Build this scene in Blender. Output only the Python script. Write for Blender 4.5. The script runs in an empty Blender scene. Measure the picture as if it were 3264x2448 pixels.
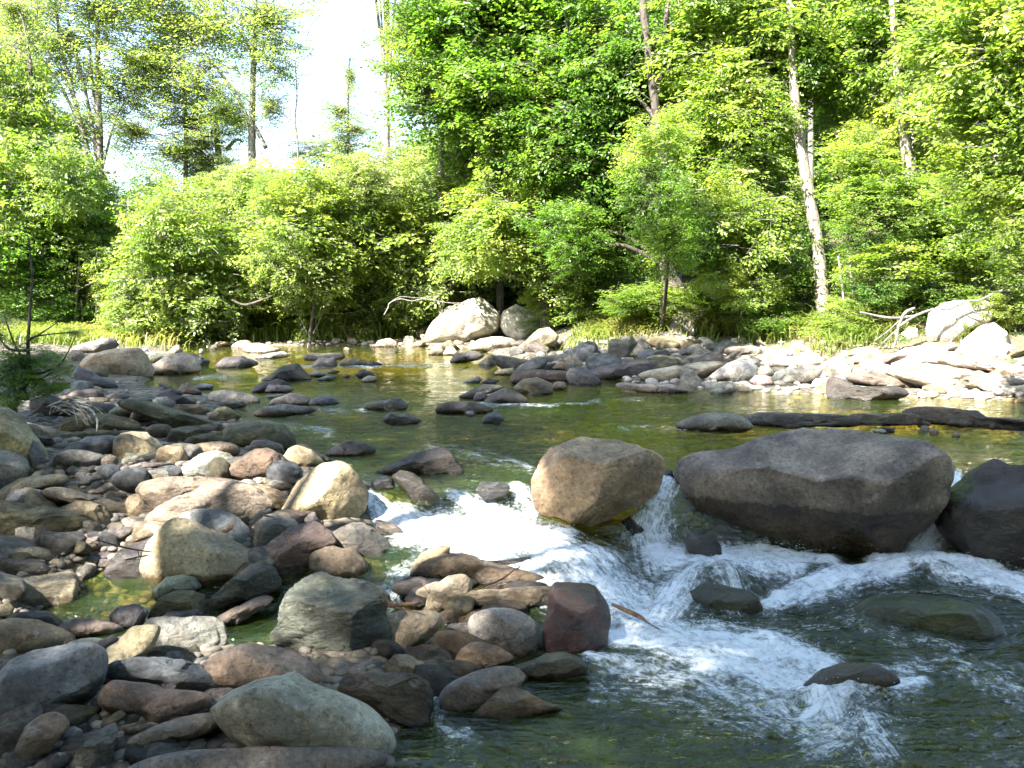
import bpy, math, random
import numpy as np
from mathutils import Vector, Matrix

# ---------------------------------------------------------------- camera, world, sun, exposure
SC = bpy.context.scene
COL = SC.collection
CAM_Z, PITCH, FPX = 1.25, 5.4, 1000.0          # metres above the upper pool, degrees down, focal length in pixels of a 1024 wide frame
cam_d = bpy.data.cameras.new('camera'); cam = bpy.data.objects.new('camera', cam_d); COL.objects.link(cam)
cam.location = (0, 0, CAM_Z); cam.rotation_euler = (math.radians(90 - PITCH), 0, 0)
cam_d.sensor_width = 36; cam_d.lens = 36 * FPX / 1024; cam_d.clip_start = 0.05; cam_d.clip_end = 2000
SC.camera = cam
SUN_EL, SUN_AZ = 47.0, -134.0                  # degrees; azimuth clockwise from +Y
wd = bpy.data.worlds.new('World'); SC.world = wd; wd.use_nodes = True
sky = wd.node_tree.nodes.new('ShaderNodeTexSky'); sky.sky_type = 'NISHITA'; sky.sun_disc = False
sky.sun_elevation = math.radians(SUN_EL); sky.sun_rotation = math.radians(SUN_AZ); sky.air_density = 1.0; sky.dust_density = 1.6
bgn = wd.node_tree.nodes['Background']; bgn.inputs[1].default_value = 0.09
wd.node_tree.links.new(sky.outputs[0], bgn.inputs[0])
ce = math.cos(math.radians(SUN_EL))
SUNV = np.array([math.sin(math.radians(SUN_AZ)) * ce, math.cos(math.radians(SUN_AZ)) * ce, math.sin(math.radians(SUN_EL))])
sl = bpy.data.lights.new('sun', 'SUN'); sl.energy = 5.0; sl.angle = math.radians(0.5); sl.color = (1, 0.95, 0.86)
so = bpy.data.objects.new('sun', sl); COL.objects.link(so)
so.rotation_euler = Vector(-SUNV).to_track_quat('-Z', 'Y').to_euler(); so.location = (0, 0, 30)
vs = SC.view_settings; vs.view_transform = 'Standard'; vs.look = 'None'; vs.exposure = 2.95; vs.gamma = 1
SC.cycles.max_bounces = 7; SC.cycles.transparent_max_bounces = 6; SC.cycles.diffuse_bounces = 4
SC.cycles.caustics_reflective = False; SC.cycles.caustics_refractive = False; SC.cycles.sample_clamp_indirect = 4

# ---------------------------------------------------------------- helpers
rng = np.random.default_rng(7); random.seed(7)
P = math.radians(PITCH)
FW = np.array([0, math.cos(P), -math.sin(P)]); UP = np.array([0, math.sin(P), math.cos(P)]); RT = np.array([1., 0, 0])
CAM = np.array([0, 0, CAM_Z])
def ray(px, py):
    return FW + RT * (px - 512) / FPX + UP * (384 - py) / FPX
def at(px, py, d):                              # the point seen at a pixel, d metres in front
    return CAM + ray(px, py) * d
def project(x, y, z):
    v = np.stack([x, y, z - CAM_Z], -1)
    d = np.maximum(v @ FW, .05)
    return 512 + FPX * (v @ RT) / d, 384 - FPX * (v @ UP) / d
def sstep(t):
    t = np.clip(t, 0, 1); return t * t * (3 - 2 * t)
def vnoise(p, seed=0):                          # 3-D value noise, -1..1
    p = np.asarray(p, float); i = np.floor(p).astype(np.int64); f = p - i; f = f * f * (3 - 2 * f)
    def h(a, b, c):
        n = (a * 374761393 + b * 668265263 + c * 2147483647 + seed * 974711) & 0xffffffff
        n = ((n ^ (n >> 13)) * 1274126177) & 0xffffffff
        n = ((n ^ (n >> 16)) * 2246822519) & 0xffffffff
        return ((n ^ (n >> 15)) & 0xffff) / 32767.5 - 1
    x, y, z = i[..., 0], i[..., 1], i[..., 2]; u, v, w = f[..., 0], f[..., 1], f[..., 2]
    def lx(b, c): return h(x, b, c) * (1 - u) + h(x + 1, b, c) * u
    a = lx(y, z) * (1 - v) + lx(y + 1, z) * v; b = lx(y, z + 1) * (1 - v) + lx(y + 1, z + 1) * v
    return a * (1 - w) + b * w
def noise2(x, y, s=1.0, seed=0, o=3):
    r = 0; a = 1.0; t = 0
    for k in range(o):
        r = r + a * vnoise(np.stack([x * s, y * s, np.zeros_like(x) + .37 * k], -1), seed + k); t += a; a *= .5; s *= 2.03
    return r / t
def mesh(name, V, F, mat, attrs=None, smooth=True, midx=None):
    V = np.asarray(V, np.float32); me = bpy.data.meshes.new(name)
    if isinstance(F, np.ndarray):
        k = F.shape[1]; nl = F.size; starts = np.arange(0, nl, k, dtype=np.int32); flat = F.astype(np.int32).ravel()
    else:
        lens = np.array([len(f) for f in F]); starts = np.concatenate([[0], np.cumsum(lens)[:-1]]).astype(np.int32)
        flat = np.array([i for f in F for i in f], np.int32); nl = len(flat)
    me.vertices.add(len(V)); me.vertices.foreach_set('co', V.ravel())
    me.loops.add(nl); me.loops.foreach_set('vertex_index', flat)
    me.polygons.add(len(starts)); me.polygons.foreach_set('loop_start', starts)
    if smooth: me.polygons.foreach_set('use_smooth', np.ones(len(starts), bool))
    for m in (mat if isinstance(mat, (list, tuple)) else [mat]): me.materials.append(m)
    if midx is not None: me.polygons.foreach_set('material_index', np.asarray(midx, np.int32))
    me.update(calc_edges=True)
    for k, v in (attrs or {}).items():
        a = me.attributes.new(k, 'FLOAT', 'POINT'); a.data.foreach_set('value', np.asarray(v, np.float32))
    return me
def link(name, me, loc=(0, 0, 0), parent=None, **props):
    o = bpy.data.objects.new(name, me); COL.objects.link(o)
    o.location = loc
    if parent is not None: o.parent = parent
    for k, v in props.items():
        if v: o[k] = v
    return o
def tube(pts, rad, n=7, seed=0, rough=.12):     # a tapered, slightly knobbly round limb through points; returns V, F
    pts = np.array(pts, float); rad = np.array(rad, float)
    m = max(2, int(len(pts) * 4)); tt = np.linspace(0, len(pts) - 1, m)
    def cr(A):
        out = []
        for t in tt:
            i = min(int(t), len(A) - 2); f = t - i
            p0, p1, p2, p3 = A[max(i - 1, 0)], A[i], A[i + 1], A[min(i + 2, len(A) - 1)]
            out.append(.5 * ((2 * p1) + (p2 - p0) * f + (2 * p0 - 5 * p1 + 4 * p2 - p3) * f * f + (3 * p1 - p0 - 3 * p2 + p3) * f ** 3))
        return np.array(out)
    C = cr(pts); Rr = np.maximum(cr(rad[:, None])[:, 0], .002)
    T = np.gradient(C, axis=0); T /= np.linalg.norm(T, axis=1)[:, None] + 1e-9
    ref = np.array([0.31, .9, .2]); A = np.cross(T, ref); A /= np.linalg.norm(A, axis=1)[:, None] + 1e-9; B = np.cross(T, A)
    th = np.linspace(0, 2 * np.pi, n, endpoint=False)
    V = C[:, None] + (A[:, None] * np.cos(th)[None, :, None] + B[:, None] * np.sin(th)[None, :, None]) * Rr[:, None, None]
    V = V.reshape(-1, 3); sc = 1 / max(Rr.mean() * 2.2, .01)
    dn = vnoise(V * sc, seed + 5) * rough
    V = V + (V - np.repeat(C, n, 0)) * dn[:, None]
    F = []
    for i in range(m - 1):
        for k in range(n):
            F.append((i * n + k, i * n + (k + 1) % n, (i + 1) * n + (k + 1) % n, (i + 1) * n + k))
    b = len(V); V = np.vstack([V, C[0], C[-1]])
    for k in range(n):
        F.append((b, (k + 1) % n, k, k)[:3] if False else (b, (k + 1) % n, k)); F.append((b + 1, (m - 1) * n + k, (m - 1) * n + (k + 1) % n))
    return V, F
def join(parts):
    Vs, Fs, o = [], [], 0
    for V, F in parts:
        Vs.append(V); Fs += [tuple(i + o for i in f) for f in F]; o += len(V)
    return np.vstack(Vs), Fs

# ---------------------------------------------------------------- material helpers
class NT:
    def __init__(s, name):
        s.m = bpy.data.materials.new(name); s.m.use_nodes = True; s.t = s.m.node_tree; s.t.nodes.clear()
        s.out = s.n('ShaderNodeOutputMaterial')
    def n(s, typ, **kw):
        x = s.t.nodes.new(typ)
        for k, v in kw.items(): setattr(x, k, v)
        return x
    def l(s, a, b): s.t.links.new(a, b)
    def put(s, x, v):
        if hasattr(v, 'is_output'): s.l(v, x)
        else: x.default_value = v
    def math(s, op, a, b=0.0, c=0.0, clamp=False):
        x = s.n('ShaderNodeMath', operation=op, use_clamp=clamp); s.put(x.inputs[0], a); s.put(x.inputs[1], b); s.put(x.inputs[2], c); return x.outputs[0]
    def mix(s, f, a, b, mode='MIX'):
        x = s.n('ShaderNodeMix', data_type='RGBA', blend_type=mode); s.put(x.inputs[0], f)
        for i, v in ((6, a), (7, b)): s.put(x.inputs[i], v if hasattr(v, 'is_output') or len(v) == 4 else (*v, 1))
        return x.outputs[2]
    def noise(s, vec, scale, detail=4, rough=.55, dist=0.0):
        x = s.n('ShaderNodeTexNoise'); s.l(vec, x.inputs['Vector']); x.inputs['Scale'].default_value = scale
        x.inputs['Detail'].default_value = detail; x.inputs['Roughness'].default_value = rough; x.inputs['Distortion'].default_value = dist
        return x.outputs[0]
    def voro(s, vec, scale, feature='F1'):
        x = s.n('ShaderNodeTexVoronoi', feature=feature); s.l(vec, x.inputs['Vector']); x.inputs['Scale'].default_value = scale; return x
    def ramp(s, f, lo, hi):
        x = s.n('ShaderNodeMapRange', interpolation_type='SMOOTHSTEP'); s.put(x.inputs[0], f); x.inputs[1].default_value = lo; x.inputs[2].default_value = hi; return x.outputs[0]
    def mapv(s, vec, scale, rot=(0, 0, 0), off=None):
        x = s.n('ShaderNodeMapping'); s.l(vec, x.inputs[0]); x.inputs['Scale'].default_value = scale; x.inputs['Rotation'].default_value = rot
        if off is not None: s.l(off, x.inputs['Location'])
        return x.outputs[0]
    def bump(s, h, strength, dist, prev=None):
        x = s.n('ShaderNodeBump'); s.l(h, x.inputs['Height']); x.inputs['Strength'].default_value = strength; x.inputs['Distance'].default_value = dist
        if prev is not None: s.l(prev, x.inputs['Normal'])
        return x.outputs[0]
    def attr(s, name, typ='GEOMETRY'):
        return s.n('ShaderNodeAttribute', attribute_name=name, attribute_type=typ).outputs['Fac']

def rock_mat(name, streak=0.0, speck=0.5, bumpk=1.0, wet=False):
    """stone: object colour is its tint, object alpha the height of its wet line"""
    s = NT(name); oi = s.n('ShaderNodeObjectInfo'); tc = s.n('ShaderNodeTexCoord'); geo = s.n('ShaderNodeNewGeometry')
    sc = s.n('ShaderNodeVectorMath', operation='SCALE'); comb = s.n('ShaderNodeCombineXYZ')
    r40 = s.math('MULTIPLY', oi.outputs['Random'], 40)
    for i in range(3): s.l(r40, comb.inputs[i])
    ad = s.n('ShaderNodeVectorMath', operation='ADD'); s.l(tc.outputs['Object'], ad.inputs[0]); s.l(comb.outputs[0], ad.inputs[1]); v = ad.outputs[0]
    big = s.noise(v, 3.2, 5, .6); fine = s.noise(v, 46, 6, .75); mid = s.noise(v, 11, 5, .6, .4)
    base = s.mix(1.0, oi.outputs['Color'], (.86, .86, .86), 'MULTIPLY')
    c = s.mix(s.ramp(big, .36, .68), s.mix(1.0, base, (.50, .48, .47), 'MULTIPLY'), s.mix(1.0, base, (1.38, 1.32, 1.22), 'MULTIPLY'))
    c = s.mix(s.math('MULTIPLY', s.ramp(mid, .55, .72), .35), c, s.mix(1.0, c, (1.25, .92, .58), 'MULTIPLY'))
    c = s.mix(s.math('MULTIPLY', s.ramp(fine, .53, .64), speck), c, s.mix(1.0, c, (.25, .25, .26), 'MULTIPLY'))
    c = s.mix(s.math('MULTIPLY', s.ramp(fine, .47, .38), speck * .9), c, s.mix(1.0, c, (1.7, 1.68, 1.6), 'MULTIPLY'))
    if streak:
        st = s.noise(s.mapv(v, (4, 5, 22), (.5, .35, .2)), 1.9, 7, .72, 1.2)
        c = s.mix(s.math('MULTIPLY', s.ramp(st, .45, .62), streak), c, s.mix(1.0, c, (.42, .38, .36), 'MULTIPLY'))
    dis = s.n('ShaderNodeVectorMath', operation='ADD'); dn = s.n('ShaderNodeTexNoise'); s.l(v, dn.inputs['Vector']); dn.inputs['Scale'].default_value = 4; dn.inputs['Detail'].default_value = 4
    dsc = s.n('ShaderNodeVectorMath', operation='SCALE'); s.l(dn.outputs['Color'], dsc.inputs[0]); dsc.inputs['Scale'].default_value = .35; s.l(v, dis.inputs[0]); s.l(dsc.outputs[0], dis.inputs[1])
    ed = s.voro(dis.outputs[0], 2.3, 'DISTANCE_TO_EDGE'); crack = s.math('MULTIPLY', s.ramp(ed.outputs['Distance'], .011, .0), s.ramp(s.noise(v, 1.7, 3), .54, .66))
    c = s.mix(s.math('MULTIPLY', crack, .6), c, s.mix(1.0, c, (.3, .23, .22), 'MULTIPLY'))
    mt = s.noise(v, 5.2, 7, .72, .3); c = s.mix(s.math('MULTIPLY', s.ramp(mt, .50, .60), .5), c, s.mix(1.0, c, (.55, .52, .50), 'MULTIPLY')); c = s.mix(s.math('MULTIPLY', s.ramp(mt, .44, .36), .45), c, s.mix(1.0, c, (1.5, 1.4, 1.2), 'MULTIPLY'))
    # lichen-pale blotches
    li = s.noise(v, 7.5, 6, .7)
    c = s.mix(s.math('MULTIPLY', s.ramp(li, .62, .70), .35), c, (.50, .50, .46))
    sep = s.n('ShaderNodeSeparateXYZ'); s.l(geo.outputs['Position'], sep.inputs[0])
    wl = s.math('ADD', s.math('MULTIPLY_ADD', oi.outputs['Alpha'], 2.0, -1.0), s.math('MULTIPLY', s.math('SUBTRACT', mid, .5), .12))
    wetm = s.ramp(s.math('SUBTRACT', wl, sep.outputs[2]), -.01, .035)
    if wet: wetm = s.math('MAXIMUM', wetm, .8)
    c = s.mix(wetm, c, s.mix(1.0, c, (.30, .26, .21), 'MULTIPLY'))
    b = s.n('ShaderNodeBsdfPrincipled'); s.l(c, b.inputs['Base Color'])
    ro = s.math('SUBTRACT', .60, s.math('MULTIPLY', wetm, .42)); s.l(ro, b.inputs['Roughness'])
    s.l(s.math('ADD', .42, s.math('MULTIPLY', wetm, .3)), b.inputs['Specular IOR Level'])
    nb = s.bump(mid, .6 * bumpk, .035); nb = s.bump(s.math('SUBTRACT', 1.0, crack), .5, .012, nb); nb = s.bump(mt, .6, .03, nb)
    if streak: nb = s.bump(st, .7 * bumpk, .02, nb)
    nb = s.bump(fine, .8 * bumpk, .010, nb); pit = s.voro(v, 26); nb = s.bump(s.ramp(pit.outputs['Distance'], 0, .35), .25 * bumpk, .006, nb)
    s.l(nb, b.inputs['Normal']); s.l(b.outputs[0], s.out.inputs[0]); return s.m
M = {}
M['r'] = rock_mat('stone_speckled', 0, .7); M['a'] = rock_mat('stone_fractured', .4, .55, 1.3)
M['s'] = rock_mat('stone_banded', .72, .35, 1.5); M['w'] = rock_mat('stone_wet', .4, .4, 1.0, True)

def ground_mat():
    s = NT('ground_gravel'); geo = s.n('ShaderNodeNewGeometry'); v = geo.outputs['Position']
    vo = s.voro(v, 13); vo2 = s.voro(v, 34); n1 = s.noise(v, 1.3, 5); fo = s.attr('forest')
    g = s.n('ShaderNodeSeparateColor'); s.l(vo.outputs['Color'], g.inputs[0]); g2 = s.n('ShaderNodeSeparateColor'); s.l(vo2.outputs['Color'], g2.inputs[0])
    c = s.mix(g.outputs[0], (.06, .052, .042), (.19, .17, .14)); c = s.mix(s.math('MULTIPLY', g2.outputs[1], .5), c, (.11, .08, .05))
    e = s.ramp(vo.outputs['Distance'], .75, .35); c = s.mix(e, (.02, .017, .013), c)
    c = s.mix(s.math('MULTIPLY', s.ramp(n1, .4, .6), .4), c, (.13, .11, .08))
    lit = s.mix(s.noise(v, 25, 4), (.05, .04, .02), (.16, .13, .07)); lit = s.mix(s.ramp(s.noise(v, 2.5, 4), .45, .6), lit, (.05, .075, .02))
    c = s.mix(fo, c, lit)
    bed = s.attr('bed'); bc = s.mix(s.ramp(s.noise(v, 9, 4), .35, .65), (.09, .055, .015), (.34, .24, .075)); lowp = s.n('ShaderNodeSeparateXYZ'); s.l(v, lowp.inputs[0]); bc = s.mix(s.math('MULTIPLY', s.ramp(s.noise(v, 2.2, 4), .40, .58), .85), bc, (.10, .13, .022)); bc = s.mix(s.ramp(lowp.outputs[1], 6.4, 6.0), bc, s.mix(s.ramp(s.noise(v, 3.5, 5), .4, .6), (.008, .014, .003), (.035, .065, .008)))
    c = s.mix(bed, c, s.mix(.12, bc, c))
    b = s.n('ShaderNodeBsdfPrincipled'); s.l(c, b.inputs['Base Color']); b.inputs['Roughness'].default_value = .8
    nb = s.bump(e, .8, .03); nb = s.bump(s.noise(v, 40, 4), .6, .01, nb); s.l(nb, b.inputs['Normal']); s.l(b.outputs[0], s.out.inputs[0]); return s.m
M['ground'] = ground_mat()

def water_mat():
    s = NT('stream_water'); geo = s.n('ShaderNodeNewGeometry'); pos = geo.outputs['Position']
    foam = s.attr('foam'); al = s.attr('along'); ac = s.attr('across'); rip = s.attr('rip')
    cm = s.n('ShaderNodeCombineXYZ'); s.l(al, cm.inputs[0]); s.l(ac, cm.inputs[1]); fv = cm.outputs[0]
    n1 = s.noise(s.mapv(fv, (2.6, 9, 1)), 1.6, 6, .66, 1.0); n2 = s.noise(pos, 22, 6, .72, .6); n3 = s.noise(s.mapv(pos, (1, 1, 1)), 75, 3, .6)
    vb = s.voro(pos, 60); k = s.math('ADD', s.math('MULTIPLY', n1, .46), s.math('ADD', s.math('MULTIPLY', n2, .46), s.math('ADD', s.math('MULTIPLY', n3, .05), s.math('MULTIPLY', vb.outputs['Distance'], .05))))
    f = s.math('MULTIPLY_ADD', foam, .80, s.math('MULTIPLY', s.math('SUBTRACT', k, .5), 2.3))
    fm = s.math('MULTIPLY', s.math('MULTIPLY', s.ramp(f, .16, .80), s.ramp(foam, .03, .16)), .93)
    # surface normal: ripples at three scales
    w1 = s.noise(s.mapv(pos, (1.0, 2.2, 1)), 3.2, 3, .5, .6); w2 = s.noise(s.mapv(pos, (1, 1.9, 1)), 11, 4, .55, .8); w3 = s.noise(s.mapv(pos, (1, 1.4, 1)), 34, 2, .5)
    h = s.math('ADD', s.math('MULTIPLY', w1, .9), s.math('ADD', s.math('MULTIPLY', w2, .32), s.math('MULTIPLY', s.math('MULTIPLY', w3, .10), rip)))
    h = s.math('MULTIPLY', h, rip)
    nb = s.bump(h, 1.0, .055)
    fr = s.n('ShaderNodeFresnel'); fr.inputs[0].default_value = 1.333; s.l(nb, fr.inputs['Normal'])
    tr = s.n('ShaderNodeBsdfTransparent'); tr.inputs[0].default_value = (.76, .74, .34, 1)
    df = s.n('ShaderNodeBsdfDiffuse'); df.inputs[0].default_value = (.05, .085, .018, 1)
    m0 = s.n('ShaderNodeMixShader'); m0.inputs[0].default_value = .18; s.l(tr.outputs[0], m0.inputs[1]); s.l(df.outputs[0], m0.inputs[2])
    gl = s.n('ShaderNodeBsdfGlossy'); gl.inputs[0].default_value = (1, 1, 1, 1); gl.inputs['Roughness'].default_value = .04; s.l(nb, gl.inputs['Normal'])
    m1 = s.n('ShaderNodeMixShader'); s.l(s.math('MULTIPLY_ADD', fr.outputs[0], 1.0, .02, clamp=True), m1.inputs[0]); s.l(m0.outputs[0], m1.inputs[1]); s.l(gl.outputs[0], m1.inputs[2])
    fb = s.n('ShaderNodeBsdfPrincipled'); s.l(s.mix(s.ramp(k, .34, .64), (.42, .48, .56), (.84, .88, .93)), fb.inputs['Base Color']); fb.inputs['Subsurface Weight'].default_value = 0.0; fb.inputs['Roughness'].default_value = .45
    s.l(s.bump(k, .6, .04), fb.inputs['Normal'])
    m2 = s.n('ShaderNodeMixShader'); s.l(fm, m2.inputs[0]); s.l(m1.outputs[0], m2.inputs[1]); s.l(fb.outputs[0], m2.inputs[2])
    s.l(m2.outputs[0], s.out.inputs[0]); return s.m
M['water'] = water_mat()

def leaf_mat(name, c1, c2, c3, trans=.55):
    s = NT(name); geo = s.n('ShaderNodeNewGeometry'); oi = s.n('ShaderNodeObjectInfo'); tc = s.n('ShaderNodeTexCoord')
    rnd = geo.outputs['Random Per Island']; n = s.noise(geo.outputs['Position'], 1.1, 3)
    c = s.mix(s.math('MULTIPLY_ADD', rnd, .6, .2), c1, c2); c = s.mix(s.ramp(n, .45, .68), c, c3); c = s.mix(s.math('MULTIPLY', oi.outputs['Random'], .35), c, s.mix(1.0, c, (1.35, 1.15, .7), 'MULTIPLY'))
    b = s.n('ShaderNodeBsdfPrincipled'); s.l(c, b.inputs['Base Color']); b.inputs['Roughness'].default_value = .36; b.inputs['Specular IOR Level'].default_value = .6
    t = s.n('ShaderNodeBsdfTranslucent'); s.l(s.mix(1.0, c, (1.65, 1.85, .7), 'MULTIPLY'), t.inputs[0])
    m = s.n('ShaderNodeMixShader'); m.inputs[0].default_value = trans; s.l(b.outputs[0], m.inputs[1]); s.l(t.outputs[0], m.inputs[2]); s.l(m.outputs[0], s.out.inputs[0]); return s.m
M['leaf_a'] = leaf_mat('leaf_fresh', (.12, .19, .035), (.21, .29, .075), (.28, .33, .10))
M['leaf_l'] = leaf_mat('leaf_light', (.18, .25, .08), (.27, .34, .13), (.31, .37, .15), .55)
M['leaf_b'] = leaf_mat('leaf_deep', (.07, .15, .028), (.12, .21, .045), (.17, .25, .055))
M['leaf_c'] = leaf_mat('leaf_grey_green', (.15, .21, .075), (.24, .30, .12), (.28, .33, .13))
M['grass'] = leaf_mat('grass_blade', (.09, .15, .03), (.19, .23, .06), (.24, .22, .10), .4)
def bark_mat(name, c1, c2):
    s = NT(name); tc = s.n('ShaderNodeTexCoord'); v = tc.outputs['Object']
    a = s.noise(s.mapv(v, (14, 14, 2.2)), 1.5, 6, .65); b0 = s.noise(v, 2.1, 4, .6); c = s.mix(s.ramp(a, .38, .62), c1, c2); c = s.mix(s.ramp(b0, .52, .66), c, s.mix(1.0, c, (1.35, 1.4, 1.3), 'MULTIPLY')); kn = s.noise(s.mapv(v, (3, 3, 5)), 2.5, 3); c = s.mix(s.ramp(kn, .60, .68), c, s.mix(1.0, c, (.35, .35, .33), 'MULTIPLY'))
    b = s.n('ShaderNodeBsdfPrincipled'); s.l(c, b.inputs['Base Color']); b.inputs['Roughness'].default_value = .85; s.l(s.bump(a, 1.0, .03), b.inputs['Normal']); s.l(b.outputs[0], s.out.inputs[0]); return s.m
M['bark_dark'] = bark_mat('bark_dark', (.03, .024, .02), (.085, .07, .055)); M['bark_grey'] = bark_mat('bark_grey', (.10, .093, .085), (.20, .185, .165))
M['bark_pale'] = bark_mat('bark_pale', (.13, .11, .095), (.27, .235, .20)); M['wood_bleached'] = bark_mat('wood_bleached', (.16, .15, .135), (.34, .32, .29))
M['wood_brown'] = bark_mat('wood_brown', (.10, .055, .03), (.24, .14, .08))

# ---------------------------------------------------------------- the lie of the land
SHORE = np.array([(-.15, .3), (-.35, 3.4), (-.5, 4.7), (-.85, 5.5), (-.9, 6.2), (-1.3, 6.9), (-2.0, 8), (-2.5, 9.3), (-3.4, 11.4), (-4.9, 13.2), (-5.3, 15), (-5.6, 17.5), (-7.2, 20.3),
    (-7.2, 22.0), (-3, 22.6), (-1.0, 21.6), (-.3, 19.5), (.5, 17), (1.2, 14.5), (1.9, 13.0), (3.4, 12), (5.6, 11.2), (6.4, 10.7), (5.6, 9.7), (4.65, 8.5), (4.15, 7.2), (3.9, 5.5), (3.6, 3.5), (3.4, .3)])
def level(x, y):                                # height of the stream's surface
    A = .17 + .20 * sstep((x - .25) / .5)
    return -A * sstep((6.38 - y) / .34) - (.42 - A) * sstep((6.0 - y) / 1.25)
def shore_dist(x, y):                           # + on the bank, - in the stream
    x = np.asarray(x, float); y = np.asarray(y, float); best = np.full(x.shape, 1e9); ins = np.zeros(x.shape, bool)
    for i in range(len(SHORE)):
        a = SHORE[i]; b = SHORE[(i + 1) % len(SHORE)]; ab = b - a
        t = np.clip(((x - a[0]) * ab[0] + (y - a[1]) * ab[1]) / (ab @ ab), 0, 1)
        best = np.minimum(best, np.hypot(x - a[0] - ab[0] * t, y - a[1] - ab[1] * t))
        c = ((a[1] > y) != (b[1] > y)) & (x < (b[0] - a[0]) * (y - a[1]) / (b[1] - a[1] + 1e-12) + a[0]); ins ^= c
    return np.where(ins, -best, best)
POOLS = [(-1.92, 5.0, .50, .46), (-1.18, 4.95, .30, .42), (-1.55, 5.9, .25, .18), (-.75, 5.0, .3, .4)]
def ground(x, y):
    x = np.asarray(x, float); y = np.asarray(y, float); s = shore_dist(x, y); L = level(x, y)
    side = sstep((x - (-1.5)) / 2.0) * sstep((y - 8) / 3)     # 1 on the right bank
    g = L + np.clip(s * .45, -.32, .05)
    sp = np.maximum(s - .1, 0)
    left = .075 * np.minimum(sp, 3.0) + .03 * np.maximum(sp - 3, 0) + .05 * np.maximum(sp - 9, 0)
    t0 = 3.6 - 2.6 * sstep((y - 16) / 3) * sstep((5 - x) / 3); right = .05 * np.minimum(sp, t0) + .42 * np.clip(sp - t0, 0, 9) + .12 * np.maximum(sp - 13, 0)
    g = g + left * (1 - side) + right * side
    g = g + noise2(x, y, .9, 3) * .06 * sstep(s * 1.5 + 1) + noise2(x, y, 5, 9, 2) * .018
    g = g - .05 * sstep((-.6 - x) / .6) * sstep((6.2 - y) / .8)
    for (a, b, rx, ry) in POOLS:
        q = np.hypot((x - a) / rx, (y - b) / ry); g = np.where(q < 1.35, np.minimum(g, L - .10 + .19 * np.maximum(q - .8, 0) / .55), g)
    return g
def surf(x, y): return np.maximum(ground(x, y), level(x, y))
def hit(px, py, fn=surf):                       # where the sight line through a pixel meets the ground or the water
    r = ray(px, py); ts = np.concatenate([np.linspace(2, 12, 400), np.linspace(12, 45, 500)])
    Pp = CAM + r[None] * ts[:, None]; under = Pp[:, 2] < fn(Pp[:, 0], Pp[:, 1])
    i = int(np.argmax(under)) if under.any() else len(ts) - 1
    return ts[i]
def fan(y0, y1, ny, nx, wide, extra, curve=1.0):
    t = np.linspace(0, 1, ny) ** curve; ys = y0 * (y1 / y0) ** t; u = np.linspace(-1, 1, nx)
    X = u[None] * (ys[:, None] * wide + extra); Y = np.repeat(ys[:, None], nx, 1)
    i = np.arange(ny - 1)[:, None] * nx + np.arange(nx - 1)[None]; F = np.stack([i, i + 1, i + nx + 1, i + nx], -1).reshape(-1, 4)
    return X, Y, F
X, Y, F = fan(1.4, 60, 420, 420, .75, 5.0)
Z = ground(X, Y); S = shore_dist(X, Y); Lv = level(X, Y)
link('ground', mesh('ground', np.stack([X, Y, Z], -1).reshape(-1, 3), F, M['ground'],
     {'forest': sstep((S.ravel() - 2.6) / 1.6), 'bed': sstep((Lv.ravel() - Z.ravel() + .01) / .05)}), kind='structure')
xs = np.linspace(-160, 160, 90); ys = np.linspace(-60, 260, 90); XX, YY = np.meshgrid(xs, ys)
rr = np.hypot(XX, YY - 10); ZZ = -1.4 + .10 * np.clip(rr - 25, 0, 60) + noise2(XX, YY, .03, 5) * 1.5 * sstep((rr - 30) / 40)
ZZ = np.where((rr < 32) | (YY < 0), np.minimum(ZZ, -1.0), ZZ)
ii = np.arange(89)[:, None] * 90 + np.arange(89)[None]; FF = np.stack([ii, ii + 1, ii + 91, ii + 90], -1).reshape(-1, 4)
link('terrain', mesh('terrain', np.stack([XX, YY, ZZ], -1).reshape(-1, 3), FF, M['ground'], {'forest': np.ones(8100), 'bed': np.zeros(8100)}), kind='structure')

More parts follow.
